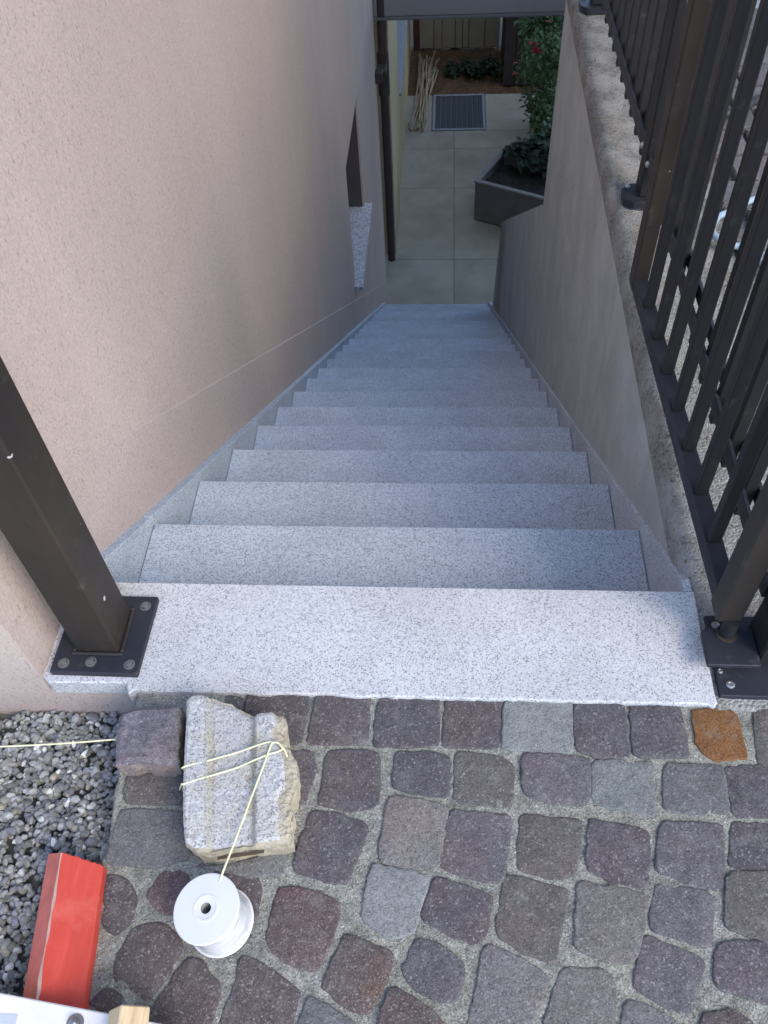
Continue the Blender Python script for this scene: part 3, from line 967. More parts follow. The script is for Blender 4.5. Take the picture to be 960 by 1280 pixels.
# ------------------------------------------------------------------ gate, swung open along the wall
gate = empty('metal_gate', (.49, -.06, .03), 'dark metal picket gate swung open against the fence above the stairs', 'gate')
def gx(y):
    return .493 - .031 * (y + .06)
GS = Matrix.Translation((0, 0, 0))
mb = MB(); mb.box(gx(-.06) - .018, gx(-.06) + .018, -.083, -.045, .058, 1.04, .003)
mb.build('stile', IRON_POST, gate)
mb = MB(); mb.box(gx(.69) - .0145, gx(.69) + .0145, .668, .706, .056, 1.04, .003)
mb.build('stile', IRON_POST, gate)
for z, nm in ((.056, 'bottom_rail'), (1.0, 'top_rail')):
    mb = MB()
    w = .0135
    pl = [(gx(-.045) - w, -.045), (gx(-.045) + w, -.045), (gx(.668) + w, .668), (gx(.668) - w, .668)]
    mb.prism(pl, z, z + .028, 'z', .0015)
    mb.build(nm, IRON_PLATE, gate)
g0 = None
for i in range(7):
    y = .044 + .0905 * i
    if g0 is None:
        mb = MB(); mb.box(gx(y) - .009, gx(y) + .009, y - .0085, y + .0085, .084, 1.0, .0015)
        g0 = mb.build('picket', IRON, gate)
    else:
        dup(g0, gx(y) - gx(.044), y - .044)
mb = MB(); mb.tube([(.497, -.084, .0305), (.497, -.084, .064)], .0105, 16)
mb.build('hinge_pin', IRON, gate, sharp=40)
mb = MB(); mb.lathe((.497, -.084, .0302), (0, 0, 1), [(.0105, 0), (.0150, 0), (.0150, .0012), (.0105, .0018)], 20)
mb.build('hinge_washer', IRON_POST, gate, sharp=40)

# ------------------------------------------------------------------ hoses on the terrace
def smooth_path(pts, n=8):
    pts = [Vector(p) for p in pts]
    out = []
    for i in range(len(pts) - 1):
        p0, p1, p2, p3 = pts[max(i - 1, 0)], pts[i], pts[i + 1], pts[min(i + 2, len(pts) - 1)]
        for q in range(n):
            t = q / n
            out.append(.5 * ((2 * p1) + (p2 - p0) * t + (2 * p0 - 5 * p1 + 4 * p2 - p3) * t * t + (3 * p1 - p0 - 3 * p2 + p3) * t ** 3))
    out.append(pts[-1])
    return out
hose = empty('garden_hose', (.75, .95, 0), 'pale blue garden hose with bright metal couplings lying behind the fence', 'hose')
mb = MB()
mb.tube(smooth_path([(.755, .80, .014), (.728, .868, .014), (.690, .885, .014), (.668, .93, .014), (.69, .985, .014), (.725, 1.01, .014), (.80, 1.06, .014), (.92, 1.02, .014), (.99, .88, .014), (.93, .76, .014)]), .0075, 10)
mb.build('hose', HOSE, hose)
for a, b, r in (((.720, .876, .014), (.734, .862, .014), .012), ((.745, .845, .014), (.760, .825, .014), .013), ((.766, .818, .014), (.775, .806, .014), .011)):
    mb = MB(); mb.tube([a, b], r, 14)
    mb.build('coupling', STEEL, hose, sharp=40)
mb = MB()
pth = smooth_path([(.615, 1.90, .02), (.64, 1.62, .02), (.70, 1.45, .02), (.80, 1.44, .02), (.93, 1.55, .02)], 22)
mb.tube(pth, [.013 if (i // 2) % 2 else .0105 for i in range(len(pth))], 10)
tag(mb.build('corrugated_hose', RUBBER), 'dark ribbed drain hose lying on the ground behind the fence', 'hose')

# ------------------------------------------------------------------ loose things on the paving
def coons(mb, top, right, bottom, left, nu, nv, zfun, mfun):
    """patch inside four border polylines (all run left-right or top-bottom)"""
    def samp(pl, t):
        L = [0]
        for a, b in zip(pl, pl[1:]): L.append(L[-1] + math.dist(a, b))
        s = t * L[-1]
        for i in range(len(pl) - 1):
            if s <= L[i + 1] + 1e-9:
                q = (s - L[i]) / max(1e-9, L[i + 1] - L[i])
                return Vector(pl[i]).lerp(Vector(pl[i + 1]), q)
        return Vector(pl[-1])
    g = []
    for j in range(nv + 1):
        v = j / nv; row = []
        for i in range(nu + 1):
            u = i / nu
            p = (1 - v) * samp(top, u) + v * samp(bottom, u) + (1 - u) * samp(left, v) + u * samp(right, v) \
                - ((1 - u) * (1 - v) * Vector(top[0]) + u * (1 - v) * Vector(top[-1]) + (1 - u) * v * Vector(bottom[0]) + u * v * Vector(bottom[-1]))
            row.append(mb.bm.verts.new((p.x, p.y, zfun(u, v, p.x, p.y))))
        g.append(row)
    for j in range(nv):
        for i in range(nu):
            mb.mi = mfun((i + .5) / nu, (j + .5) / nv)
            mb.face([g[j][i], g[j + 1][i], g[j + 1][i + 1], g[j][i + 1]], False)
    return g

blk = empty('concrete_block', (-.165, -.32, 0), 'broken speckled concrete offcut with shallow ribs wrapped with pale string', 'block')
mb = MB()
def stp(u, a, w=.025):
    t = min(1, max(0, (u - a + w / 2) / w)); return t * t * (3 - 2 * t)
def sd_line(x, y, a, b):
    dx, dy = b[0] - a[0], b[1] - a[1]
    return -((x - a[0]) * dy - (y - a[1]) * dx) / math.hypot(dx, dy)
LA, LB = ((-.216, -.248), (-.186, -.413)), ((-.149, -.24), (-.125, -.402))
def bz(u, v, x, y):
    z = .056 - .0075 * stp(sd_line(x, y, *LA), .004, .008) + .0060 * stp(sd_line(x, y, *LB), -.004, .008) - .002 * stp(u, .88)
    if u > .9:
        z -= abs(fbm(x, y, 1, 90, 3)) * .005 * (u - .9) / .1
    edge = min(u, 1 - u, v, 1 - v)
    if edge < .03: z -= .0025 * (1 - edge / .03)
    return z + .0010 * fbm(x, y, 0, 120, 2) + .0007 * nz(x, y, 4, 330)
top = [(-.248, -.22), (-.241, -.213), (-.233, -.211), (-.222, -.213), (-.205, -.2185), (-.184, -.224), (-.176, -.230), (-.153, -.239), (-.146, -.235), (-.13, -.233), (-.122, -.238), (-.114, -.237)]
right = [(-.114, -.237), (-.108, -.252), (-.111, -.266), (-.100, -.284), (-.090, -.300), (-.085, -.323), (-.087, -.337), (-.093, -.352), (-.086, -.366), (-.088, -.381), (-.083, -.399)]
bottom = [(-.212, -.408), (-.198, -.416), (-.18, -.415), (-.14, -.408), (-.10, -.402), (-.083, -.399)]
left = [(-.248, -.22), (-.243, -.245), (-.238, -.28), (-.229, -.338), (-.219, -.385), (-.212, -.408)]
NU, NV = 66, 90
g = coons(mb, top, right, bottom, left, NU, NV, bz, lambda u, v: 1 if (u > .90 + .05 * nz(v, 2, 0, 9) or (v > .988)) else 0)
for fc in mb.bm.faces:
    c_ = fc.calc_center_median()
    if fc.material_index == 0 and (-.001 < sd_line(c_.x, c_.y, *LA) < .010 + .003 * nz(c_.x, c_.y, 0, 90) or -.011 + .003 * nz(c_.x, c_.y, 3, 90) < sd_line(c_.x, c_.y, *LB) < .001):
        fc.material_index = 2
ring = [g[0][i] for i in range(NU)] + [g[j][NU] for j in range(NV)] + [g[NV][i] for i in range(NU, 0, -1)] + [g[j][0] for j in range(NV, 0, -1)]
cen = Vector((-.165, -.318, 0))
prev = ring
for lv, (z, f) in enumerate(((.049, 1.010), (.042, 1.012), (.035, 1.007), (.028, 1.004), (.020, .995), (.012, .985), (.004, .975), (-.010, .955))):
    cur = []
    for v in ring:
        p = cen + (Vector((v.co.x, v.co.y, 0)) - cen) * f
        rightside = max(0, (p.x + .125) * 9)
        d = (p - cen).normalized()
        p += d * (.0022 * fbm(v.co.x, v.co.y, z * 1.3, 60, 3) + rightside * (.002 * nz(v.co.x, v.co.y, z, 45) + .003 * fbm(v.co.x, v.co.y, z, 150, 2)))
        cur.append(mb.bm.verts.new((p.x, p.y, z)))
    mb.mi = 1
    for i in range(len(ring)):
        k = (i + 1) % len(ring)
        mb.face([prev[i], prev[k], cur[k], cur[i]])
    prev = cur
bmesh.ops.recalc_face_normals(mb.bm, faces=mb.bm.faces)
mb.build('block_body', [G_BLOCK, BLOCKSIDE, G_STAIN], blk)
mb = MB()
sp = [(-.176 + .0115 * i, -.4180 + .0017 * i) for i in range(6)]
hh = [.0003, .0011, .0016, .0010, .0017, .0004]
rws = [[mb.bm.verts.new((x, y + dy, .0285 + .0011 * i + sg * h)) for i, ((x, y), h) in enumerate(zip(sp, hh))] for sg, dy in ((1, -.0006), (-1, -.0006), (-1, .003), (1, .003))]
for q in range(4):
    for i in range(5):
        mb.face([rws[q][i], rws[(q + 1) % 4][i], rws[(q + 1) % 4][i + 1], rws[q][i + 1]])
bmesh.ops.recalc_face_normals(mb.bm, faces=mb.bm.faces)
mb.build('slot', BARK, blk)

mb = MB()
tp, rt = [(-.337, -.236), (-.316, -.226), (-.285, -.2235), (-.259, -.2195)], [(-.259, -.2195), (-.2555, -.245), (-.251, -.275), (-.2475, -.303)]
bt, lf = [(-.328, -.306), (-.300, -.303), (-.275, -.3045), (-.2475, -.303)], [(-.337, -.236), (-.3385, -.262), (-.333, -.285), (-.328, -.306)]
g = coons(mb, tp, rt, bt, lf, 26, 26, lambda u, v, x, y: .044 + .0045 * fbm(x, y, 9, 26, 3) - .004 * max(0, 1 - min(u, 1 - u, v, 1 - v) / .07) , lambda u, v: 0)
ring = [g[0][i] for i in range(26)] + [g[j][26] for j in range(26)] + [g[26][i] for i in range(26, 0, -1)] + [g[j][0] for j in range(26, 0, -1)]
cen = Vector((-.293, -.263, 0)); prev = ring
for lv, (z, f) in enumerate(((.036, 1.02), (.022, 1.015), (.008, .97), (-.011, .93))):
    cur = []
    for v in ring:
        p = cen + (Vector((v.co.x, v.co.y, 0)) - cen) * f
        p += (p - cen).normalized() * .004 * fbm(v.co.x, v.co.y, z + 3, 45, 3)
        cur.append(mb.bm.verts.new((p.x, p.y, z)))
    mb.mi = 1 if lv else 0
    for i in range(len(ring)):
        k = (i + 1) % len(ring); mb.face([prev[i], prev[k], cur[k], cur[i]])
    prev = cur
bmesh.ops.recalc_face_normals(mb.bm, faces=mb.bm.faces)
lc = mb.build('loose_cobblestone', [m_stone('porphyry_loose', (.130, .112, .135), amount=.06), m_stone('porphyry_split_face', (.25, .185, .155), amount=.08)], None, (-.293, -.263, -.01))
tag(lc, 'loose violet stone block lying on the paving against the house corner', 'stone')

# string spool
sp = empty('string_spool', (-.168, -.483, -.006), 'white plastic spool of string standing on the cobbles', 'spool')
ax = Vector((-.12, .0, 1)).normalized()
b0 = Vector((-.166, -.481, -.004))
hole = .0062
mb = MB(); mb.lathe(b0, ax, [(hole, 0), (.0395, 0), (.0402, .001), (.0395, .0022), (hole, .0022)], 64)
mb.build('bottom_flange', WHITEP, sp, sharp=40)
mb = MB(); mb.lathe(b0, ax, [(hole, .0595), (.012, .0600), (.0125, .0606), (.015, .0606), (.0155, .0600), (.0385, .0592), (.0396, .0580), (.0385, .0566), (hole, .0566)], 64)
mb.build('top_flange', WHITEP, sp, sharp=40)
mb = MB()
_, rings = mb.lathe(b0, ax, [(.0380, .002), (.0375, .012), (.0370, .022), (.0366, .03), (.0364, .038), (.0362, .045), (.0364, .057)], 60)
for r_ in rings:
    for k, v in enumerate(r_):
        d = (v.co - b0); d -= ax * d.dot(ax)
        v.co += d.normalized() * .0022 * nz(math.cos(k * .105) * 2, math.sin(k * .105) * 2, v.co.z * 22, 1.9)
mb.build('wound_film', FILM, sp)
mb = MB(); mb.lathe(b0, ax, [(hole, .0575), (hole, .001)], 24)
mb.build('core', m_simple('spool_core_grey', (.42, .43, .40), .5), sp)
for a in (-.35, .35):
    d = Vector((math.cos(a), math.sin(a), 0)) * .0405
    mb = MB(); mb.tube([b0 + d * .93 + ax * .003, b0 + d + ax * .004, b0 + d * 1.03 + ax * .001], .0010, 6)
    mb.build('wire_catch', RUBBER, sp)

# the string
st = empty('builders_string', (-.2, -.3, .05), 'pale yellow string running from the gravel over the block to the spool', 'string')
def strand(pts, r=.00125, n=6):
    m = MB(); m.tube(smooth_path(pts, n), r, 6)
    return m.build('strand', TWINE, st)
strand([(-1.3, -.315, .02), (-.9, -.305, .026), (-.497, -.283, .030), (-.3415, -.268, .030), (-.338, -.262, .020)])
strand([(-.247, -.298, .006), (-.2375, -.309, .040), (-.2345, -.3145, .0545), (-.226, -.311, .0562), (-.2, -.3025, .0540), (-.165, -.2905, .0540), (-.14, -.2815, .0570), (-.127, -.2775, .0575), (-.115, -.2785, .0570), (-.106, -.286, .0540), (-.099, -.30, .048), (-.092, -.318, .038), (-.092, -.332, .025)])
strand([(-.247, -.325, .006), (-.2325, -.334, .050), (-.2295, -.3365, .0558), (-.222, -.3335, .0562), (-.195, -.323, .0540), (-.165, -.312, .0540), (-.14, -.301, .0570), (-.124, -.2935, .0575), (-.112, -.289, .0565), (-.1075, -.2835, .055)])
strand([(-.109, -.284, .0575), (-.114, -.279, .0585), (-.1205, -.2785, .0588), (-.1235, -.283, .0588), (-.1285, -.305, .0580), (-.141, -.36, .0575), (-.152, -.41, .0580), (-.1615, -.449, .0565), (-.1655, -.4665, .045)])

# red board, white board, stake
rb = empty('red_board', (-.335, -.55, 0), 'red painted timber board with a worn edge at the bottom left', 'board')
dirv = Vector((.114, -.9935, 0))
def along(p, t):
    return (p[0] + dirv.x * t, p[1] + dirv.y * t, p[2])
secs = {'bl': (-.403, -.4105, -.012), 'ml': (-.4015, -.411, .000), 'al': (-.3735, -.4175, .0285), 'tl': (-.3705, -.418, .030), 'tr': (-.3245, -.4250, .005), 'br': (-.3235, -.4250, -.012)}
seq = ['bl', 'ml', 'al', 'tl', 'tr', 'br']
mb = MB()
NSEG = 60
rows = []
for i in range(NSEG + 1):
    t = .30 * i / NSEG
    row = []
    for nme in seq:
        p = Vector(along(secs[nme], t))
        if nme == 'al':
            p += Vector((-.003, 0, -.003)) * max(-.3, nz(t, 2, 0, 26))
            p += Vector((-.003, 0, -.003)) * max(0, nz(t, 9, 0, 60))
        if nme == 'tl':
            p += Vector((.004, 0, 0)) * max(-.2, nz(t, 5, 0, 30))
        if nme in ('tr', 'br'):
            p += Vector((.0015, 0, 0)) * nz(t, 8, 0, 20)
        row.append(mb.bm.verts.new(p))
    rows.append(row)
for r0, r1 in zip(rows, rows[1:]):
    for j in range(6):
        mb.mi = {0: 1, 1: 1, 2: 2, 3: 0, 4: 0, 5: 0}[j]
        mb.face([r0[j], r0[(j + 1) % 6], r1[(j + 1) % 6], r1[j]])
# splintered end: short uneven strips
mb.mi = 2
mb.face(rows[0]); mb.face(rows[-1][::-1])
for i in range(16):
    u = i / 16; w = 1 / 16
    a = Vector(secs['tl']).lerp(Vector(secs['tr']), u); b = Vector(secs['tl']).lerp(Vector(secs['tr']), u + w)
    L = .0005 + .004 * abs(nz(i, 3, 0, .9))
    mb.mi = 0
    q = [a - Vector((0, 0, .0003)), b - Vector((0, 0, .0003)), b - dirv * L * .7 - Vector((0, 0, .001)), a - dirv * L - Vector((0, 0, .001))]
    v = [mb.bm.verts.new(p) for p in q] + [mb.bm.verts.new(p - Vector((0, 0, .012))) for p in q]
    mb.face([v[0], v[1], v[2], v[3]]); mb.face([v[3], v[2], v[6], v[7]]); mb.face([v[0], v[3], v[7], v[4]]); mb.face([v[1], v[5], v[6], v[2]])
bmesh.ops.recalc_face_normals(mb.bm, faces=mb.bm.faces)
mb.build('board', [REDP, REDEDGE, WORN], rb)

wb = empty('white_board', (-.35, -.70, .035), 'white painted board lying across the red board in the bottom corner', 'board')
mb = MB(); mb.prism([(-.62, -.5495), (-.62, -.80), (-.150, -.80), (-.168, -.601), (-.194, -.5985), (-.30, -.586)], .031, .050, 'z', .0015)
mb.build('board', WHITEB, wb)
mb = MB(); mb.box(-.44, -.361, -.68, -.596, .0500, .0506)
mb.build('paper_label', LABELP, wb)
mb = MB(); mb.lathe((-.2955, -.6015, .050), (0, 0, 1), [(.0095, 0), (.0095, .001), (.0055, .0015), (.005, .007), (.003, .009), (.0001, .0095)], 18)
mb.build('screw', m_simple('dull_steel', (.30, .30, .30), .35, .85), wb, sharp=40)
mb = MB()
Ms = Matrix.Translation((-.232, -.588, .0735)) @ Matrix.Rotation(R(6), 4, 'Z') @ Matrix.Rotation(R(38), 4, 'Y')
mb.box(-.0165, .0165, -.30, 0.0, -.0165, .0165, .0015, Ms)
tag(mb.build('wooden_stake', PINE, None, (-.23, -.6, .05)), 'pale square wooden stake lying on the white board', 'stake')

# ------------------------------------------------------------------ lower patio
patio = tag(MB().box(-.60, 2.6, 5.86, 10.43, FLOOR - .25, FLOOR - .012).build('patio', m_simple('patio_joint', (.24, .22, .165), .95)), kind='structure')
J = .005
for x0, x1, y0, y1 in [(a, b, c, d) for (c, d) in ((5.87, 6.85), (6.85, 8.20), (8.20, 9.06), (9.06, 9.49)) for (a, b) in ((-.55, .186), (.186, 1.10), (1.10, 2.0))] + [(-.55, -.09, 9.49, 10.42), (.58, 1.3, 9.49, 10.42), (1.3, 2.0, 9.49, 10.42)]:
    mb = MB(); mb.box(x0 + J / 2, x1 - J / 2, y0 + J / 2, y1 - J / 2, FLOOR - .03, FLOOR, .003)
    mb.build('paving_slab', PATIO, patio)
gr = empty('floor_grating', (.245, 9.96, FLOOR), 'dark steel floor grating set in the patio at the foot of the stairs', 'grating')
mb = MB()
gx0, gx1, gy0, gy1 = -.08, .57, 9.50, 10.41
for a in ((gx0, gx0 + .03, gy0, gy1), (gx1 - .03, gx1, gy0, gy1), (gx0 + .03, gx1 - .03, gy0, gy0 + .03), (gx0 + .03, gx1 - .03, gy1 - .03, gy1)):
    mb.box(*a, FLOOR - .05, FLOOR + .012, .003)
mb.build('frame', GRATEFR, gr)
mb = MB(); mb.box(gx0 + .031, gx1 - .031, gy0 + .031, gy1 - .031, FLOOR - .045, FLOOR - .02)
mb.build('grating_mat', RUBBER, gr)
for i in range(9):
    x = gx0 + .045 + .066 * i
    mb = MB(); mb.box(x, x + .052, gy0 + .032, gy1 - .032, FLOOR - .019, FLOOR + .006, .003)
    mb.build('slat', GRATE, gr)

# soil bed
mb = MB()
grid_sheet(mb, lambda y: [-.42 + 3.2 * i / 110 for i in range(111)], [10.43 + 1.45 * i / 60 for i in range(61)], lambda x, y: FLOOR - .015 + .03 * fbm(x, y, 0, 7, 3) + .012 * nz(x, y, 2, 40))
bmesh.ops.recalc_face_normals(mb.bm, faces=mb.bm.faces)
tag(mb.build('soil_bed', SOIL), kind='structure')

# beige house beyond the stairs
bh = empty('beige_house', (-2, 9.4, FLOOR), 'beige rendered house side beyond the downpipe on the left of the patio', 'house')
BX = -.41
wy0, wy1, wz0, wz1 = 8.45, 11.3, -3.18, -2.1
mb = MB()
mb.prism([(6.95, -4.3), (wy0, -4.3), (wy0, -.2), (6.95, -.2)], BX - .3, BX)
mb.prism([(wy0, -4.3), (wy1, -4.3), (wy1, wz0), (wy0, wz0)], BX - .3, BX)
mb.prism([(wy0, wz1), (wy1, wz1), (wy1, -.2), (wy0, -.2)], BX - .3, BX)
mb.prism([(wy1, -4.3), (11.85, -4.3), (11.85, -.2), (wy1, -.2)], BX - .3, BX)
mb.box(-4, BX - .3, 6.95, 7.2, -4.3, -.2); mb.box(-4, BX - .3, 11.6, 11.85, -4.3, -.2); mb.box(-4.1, BX + .05, 6.9, 11.9, -.199, -.05)
mb.build('wall', BEIGE, bh)
mb = MB(); mb.box(BX - .20, BX - .12, wy0 + .003, wy1 - .003, wz0 + .003, wz1 - .003)
w2 = mb.build('window', SHUTTER, bh)
mb = MB(); mb.box(BX - .119, BX - .110, wy0 + .08, wy1 - .08, wz0 + .08, wz1 - .08)
mb.build('pane', SHUTTER, w2)
mb = MB(); mb.box(BX - .11, BX + .025, wy0 - .02, wy1 + .02, wz0 - .03, wz0 + .002, .003)
mb.build('sill', GRATEFR, w2)

dp = empty('downpipe', (-.432, 6.58, FLOOR), 'dark brown rain downpipe fixed at the far corner of the pink house', 'pipe')
mb = MB(); mb.tube([(-.432, 6.58, -3.95), (-.432, 6.58, 3.0)], .036, 18)
mb.build('pipe', PIPE, dp, sharp=40)
mb = MB(); mb.tube([(-.432, 6.58, -2.32), (-.432, 6.58, -1.98)], .048, 18)
mb.build('collar', PIPE, dp, sharp=40)
mb = MB(); mb.box(-.484, -.425, 6.33, 6.40, -2.12, -2.03, .004); mb.box(-.47, -.40, 6.40, 6.56, -2.10, -2.05, .004)
mb.build('bracket', PIPE, dp)

bmx = empty('overhead_beam', (.3, 6.6, -1.7), 'grey metal beam with an added shade slab crossing above the lower end of the stairs', 'beam')
mb = MB(); mb.box(-.484, 1.45, 6.56, 6.60, -1.70, -1.44, .002)
mb.build('beam', GREYMETAL, bmx)
mb = MB(); mb.box(-.484, 1.45, 6.535, 6.68, -1.722, -1.703, .002)
mb.build('lower_lip', GREYLIP, bmx)
mb = MB(); mb.box(1.36, 1.45, 6.601, 6.69, FLOOR, -1.724, .003)
mb.build('beam_post', GREYMETAL, bmx)
mb = MB(); mb.box(-.30, 2.6, 6.681, 7.2, -1.66, -1.50, .004)
mb.build('shade_deck', GREYMETAL, bmx)  # unseen slab added behind the beam to shade the near patio

# door and dark shed at the far end
dr = empty('wooden_door', (.25, 11.76, FLOOR), 'pale beige boarded door at the far end beyond the soil bed', 'door')
xs_ = [-.275, -.09, .02, .20, .30, .385, .60, .765]
for i, (a, b) in enumerate(zip(xs_, xs_[1:])):
    mb = MB(); mb.box(a + .004, b - .004, 11.75 - (.012 if i % 2 else 0), 11.79, FLOOR + .02, -2.05, .004)
    mb.build('door_board', DOORW, dr)
mb = MB(); mb.box(-.275, .765, 11.791, 11.83, FLOOR, -2.0)
mb.build('door_panel', DARKWOOD, dr)
mb = MB(); mb.box(.769, .80, 11.72, 11.80, FLOOR, -2.0, .003)
mb.build('door_frame', GRATEFR, dr)
mb = MB(); mb.box(-.372, -.282, 11.73, 11.80, FLOOR, -2.0, .004)
tag(mb.build('timber_post', REDWOOD, None, (-.33, 11.77, FLOOR)), 'red brown timber post between the beige house and the boarded door', 'post')
sh = empty('dark_shed', (1.5, 11.2, FLOOR), 'dark brown timber shed in deep shade beside the boarded door', 'shed')
mb = MB(); mb.box(.83, 2.6, 10.66, 11.7, FLOOR - .05, -1.9)
mb.build('wall', DARKWOOD, sh)
for i in range(12):
    mb = MB(); mb.box(.81 + .146 * i, .81 + .146 * i + .138, 10.635, 10.658, FLOOR, -1.9, .004)
    mb.build('board', DARKWOOD, sh)

# bundle of canes lying on the paving
cn = empty('cane_bundle', (-.22, 10.3, FLOOR), 'bundle of dry bamboo canes lying along the beige house wall', 'canes')
random.seed(4)
for i in range(17):
    xa = -.375 + .22 * random.random()
    xb = -.30 + .29 * random.random()
    ya, yb = 9.42 + .22 * random.random(), 10.9 + .55 * random.random()
    z = FLOOR + .015 + .05 * random.random()
    mb = MB()
    P = [Vector((xa, ya, z)).lerp(Vector((xb, yb, z + .03 + .05 * random.random())), q / 8) + Vector((random.uniform(-.006, .006), 0, 0)) for q in range(9)]
    mb.tube(P, [.0105 if q % 2 else .012 for q in range(9)], 7)
    mb.build('cane', CANE, cn)

# trough planter
tr = empty('planter_trough', (.75, 7.8, FLOOR), 'dark rectangular trough planter beside the foot of the concrete wall', 'planter')
Mt = Matrix.Translation((.397, 7.555, FLOOR)) @ Matrix.Rotation(R(-27.5), 4, 'Z')
Lx, Ly, Hh, th = .92, .63, .44, .035
mb = MB()
for a in ((0, Lx, 0, th), (0, Lx, Ly - th, Ly), (0, th, th, Ly - th), (Lx - th, Lx, th, Ly - th)):
    mb.box(a[0], a[1], a[2], a[3], .02, Hh, .003, Mt)
mb.box(th, Lx - th, th, Ly - th, .02, .05, 0, Mt)
mb.build('trough', TROUGH, tr)
mb = MB()
for a in ((-.012, Lx + .012, -.012, th + .004), (-.012, Lx + .012, Ly - th - .004, Ly + .012), (-.012, th + .004, th + .004, Ly - th - .004), (Lx - th - .004, Lx + .012, th + .004, Ly - th - .004)):
    mb.box(a[0], a[1], a[2], a[3], Hh + .0005, Hh + .022, .004, Mt)
mb.build('rim', TROUGHR, tr)
mb = MB()
rows = grid_sheet(mb, lambda y: [th + (Lx - 2 * th) * i / 30 for i in range(31)], [th + (Ly - 2 * th) * i / 20 for i in range(21)], lambda x, y: Hh - .09 + .05 * fbm(x, y, 0, 7, 3))
for v in mb.bm.verts: v.co = Mt @ v.co
bmesh.ops.recalc_face_normals(mb.bm, faces=mb.bm.faces)
mb.build('soil', DARKSOIL, tr)

# plants: many small folded leaves spread through each crown
def leaves(mb, clumps, n, size, seed, droop=.3):
    rn = random.Random(seed)
    for _ in range(n):
        c, rad = rn.choice(clumps)
        while True:
            p = Vector((rn.uniform(-1, 1), rn.uniform(-1, 1), rn.uniform(-1, 1)))
            if p.length < 1 and p.length > .25: break
        w = Vector((c[0] + p.x * rad[0], c[1] + p.y * rad[1], c[2] + p.z * rad[2]))
        s = size * rn.uniform(.6, 1.3)
        d = Vector((rn.uniform(-1, 1), rn.uniform(-1, 1), rn.uniform(-.6, .5))).normalized()
        nrm = (Vector((rn.uniform(-.6, .6), rn.uniform(-.6, .6), 1)) + p * .5).normalized()
        sd_ = d.cross(nrm).normalized() * s * .32
        d = d * s
        up_ = nrm * s * .10
        v = [mb.bm.verts.new(q) for q in (w, w + d * .45 + sd_ + up_, w + d - Vector((0, 0, s * droop * .4)), w + d * .45 - sd_ + up_, w + d * .5)]
        mb.face([v[0], v[4], v[1]]); mb.face([v[4], v[2], v[1]]); mb.face([v[0], v[3], v[4]]); mb.face([v[4], v[3], v[2]])
rose = empty('rose_bush', (1.25, 8.9, FLOOR), 'leafy rose bush with pink red flowers beyond the end of the concrete wall', 'bush')
random.seed(9)
cl = []
for i in range(52):
    t = random.random()
    z = -3.9 + 1.9 * t
    x = float(np.interp(z, [-3.9, -3.5, -3.2, -2.5, -2.0], [1.26, 1.10, .96, 1.04, 1.10]))
    cl.append(((x + .32 * random.random() ** 1.5, 8.35 + 1.3 * random.random(), z), (.12 + .09 * random.random(), .20, .15 + .1 * random.random())))
mb = MB(); leaves(mb, cl, 6500, .062, 3)
tag(mb.build('crown', LEAF, rose), kind='stuff')
for i in range(9):
    c = random.choice(cl)[0]
    b = (1.2 + .3 * random.random(), 8.6 + 1.0 * random.random(), FLOOR)
    mb = MB(); mb.tube(smooth_path([b, (b[0] * .6 + c[0] * .4 + .05, b[1] * .6 + c[1] * .4, (b[2] + c[2]) / 2), c], 5), [.012 - .0007 * q for q in range(11)], 6)
    mb.build('stem', BARK, rose)
def flower(parent, c, r, seed):
    rn = random.Random(seed)
    m = MB()
    for ring_, (n_, tilt, rr) in enumerate(((6, .25, 1), (5, .7, .75), (4, 1.15, .5))):
        for k in range(n_):
            a = 2 * math.pi * (k + .5 * ring_) / n_ + rn.uniform(-.2, .2)
            d = Vector((math.cos(a) * math.cos(tilt), math.sin(a) * math.cos(tilt), math.sin(tilt))) * r * rr
            s_ = Vector((-math.sin(a), math.cos(a), 0)) * r * rr * .55
            v = [m.bm.verts.new(Vector(c) + q) for q in (Vector((0, 0, 0)), d * .6 + s_, d + s_ * .5 + Vector((0, 0, r * .1)), d - s_ * .5 + Vector((0, 0, r * .1)), d * .6 - s_)]
            m.face(v)
    return m.build('rose_flower', ROSE, parent)

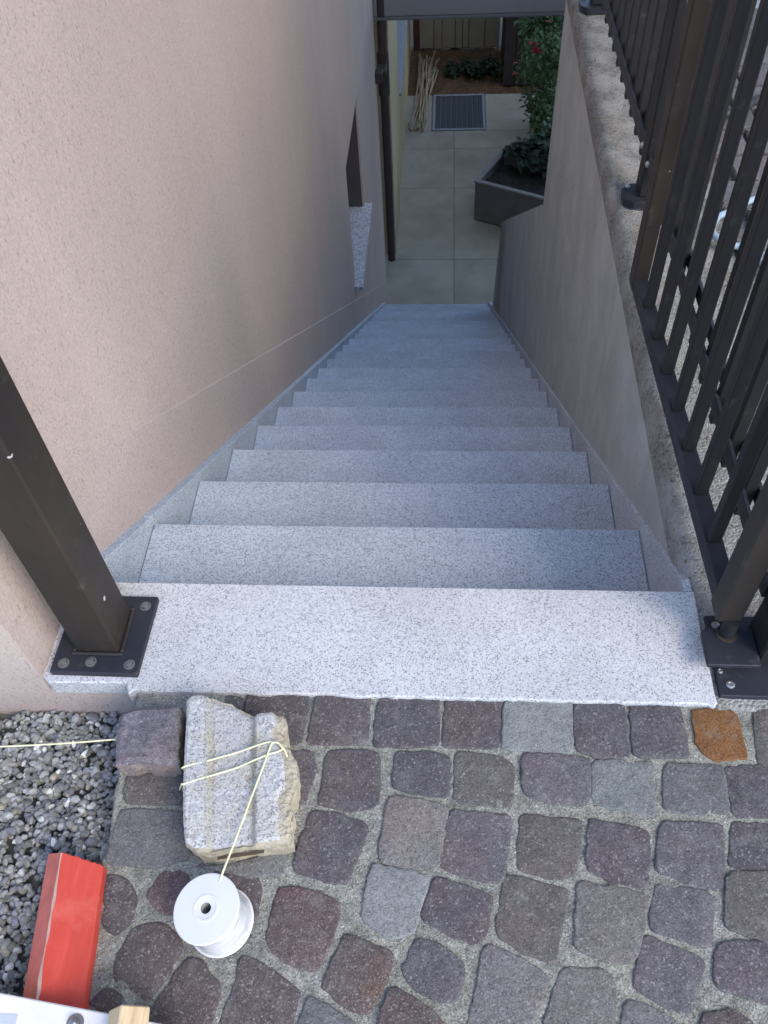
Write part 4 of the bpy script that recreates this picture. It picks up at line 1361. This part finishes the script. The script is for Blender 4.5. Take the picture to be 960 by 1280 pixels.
nh = empty('added_shade_house', (6.0, 7.0, FLOOR), 'unseen pale house added on the right to shade the stairs', 'house')  # block out of view, added to shade the far wall and deep stairs
mb = MB(); mb.box(3.0, 9.0, 0.2, 7.2, -4.3, 4.6)
mb.build('wall', SHADE_HOUSE, nh)
mb = MB(); mb.box(2.9, 9.4, 0.0, 7.4, 4.601, 4.8)
mb.build('roof', GREYMETAL, nh)
FLOWERS = [((.965, 8.42, -2.72), .050), ((1.0, 8.42, -2.80), .058), ((.985, 8.40, -2.76), .04), ((.80, 8.5, -2.93), .020), ((.795, 8.5, -3.04), .022), ((1.08, 8.4, -2.5), .02)]
SHRUB = [((.80, 7.98, -3.60), (.08, .08, .05)), ((.90, 8.02, -3.58), (.09, .09, .06)), ((1.0, 8.0, -3.56), (.10, .1, .08)), ((1.10, 8.0, -3.6), (.12, .1, .1)), ((.77, 7.95, -3.57), (.04, .04, .03)), ((1.15, 8.0, -3.45), (.12, .1, .12)), ((1.2, 7.8, -3.5), (.14, .15, .14)), ((1.1, 7.75, -3.62), (.14, .12, .09)), ((.92, 7.88, -3.66), (.10, .08, .05))]
for c, r in FLOWERS:
    flower(rose, c, r, int(c[1] * 1000))
ps = empty('potted_shrub', (.95, 8.0, FLOOR + .35), 'small dark leaved shrub growing in the trough planter', 'shrub')
mb = MB(); leaves(mb, SHRUB, 620, .085, 8)
tag(mb.build('foliage', LEAFD, ps), kind='stuff')
mb = MB()
for c, _ in SHRUB:
    mb.tube(smooth_path([(.98, 8.0, FLOOR + .33), ((.98 + c[0]) / 2, (8.0 + c[1]) / 2, c[2] - .05), c], 4), .006, 5)
mb.build('stem', BARK, ps)
for i, (x, y, s, lab) in enumerate(((.13, 11.05, .10, 'small dark low shrub on the soil nearest the canes'), (.40, 10.95, .15, 'dark low shrub in the middle of the soil bed'), (.66, 11.0, .17, 'dark low shrub on the soil beside the dark shed'))):
    lo_ = empty('low_shrub', (x, y, FLOOR), lab, 'shrub', 'low shrubs on the soil bed')
    mb = MB(); leaves(mb, [((x + random.uniform(-.6, .6) * s, y + random.uniform(-1, 1) * s * 1.3, FLOOR + s * random.uniform(.3, .9)), (s * .6, s * .8, s * .45)) for _ in range(6)], 500, .05, 20 + i)
    tag(mb.build('foliage', LEAFD, lo_), kind='stuff')
    mb = MB(); mb.tube([(x, y, FLOOR - .02), (x, y, FLOOR + s * .8)], .008, 6)
    mb.build('stem', BARK, lo_)
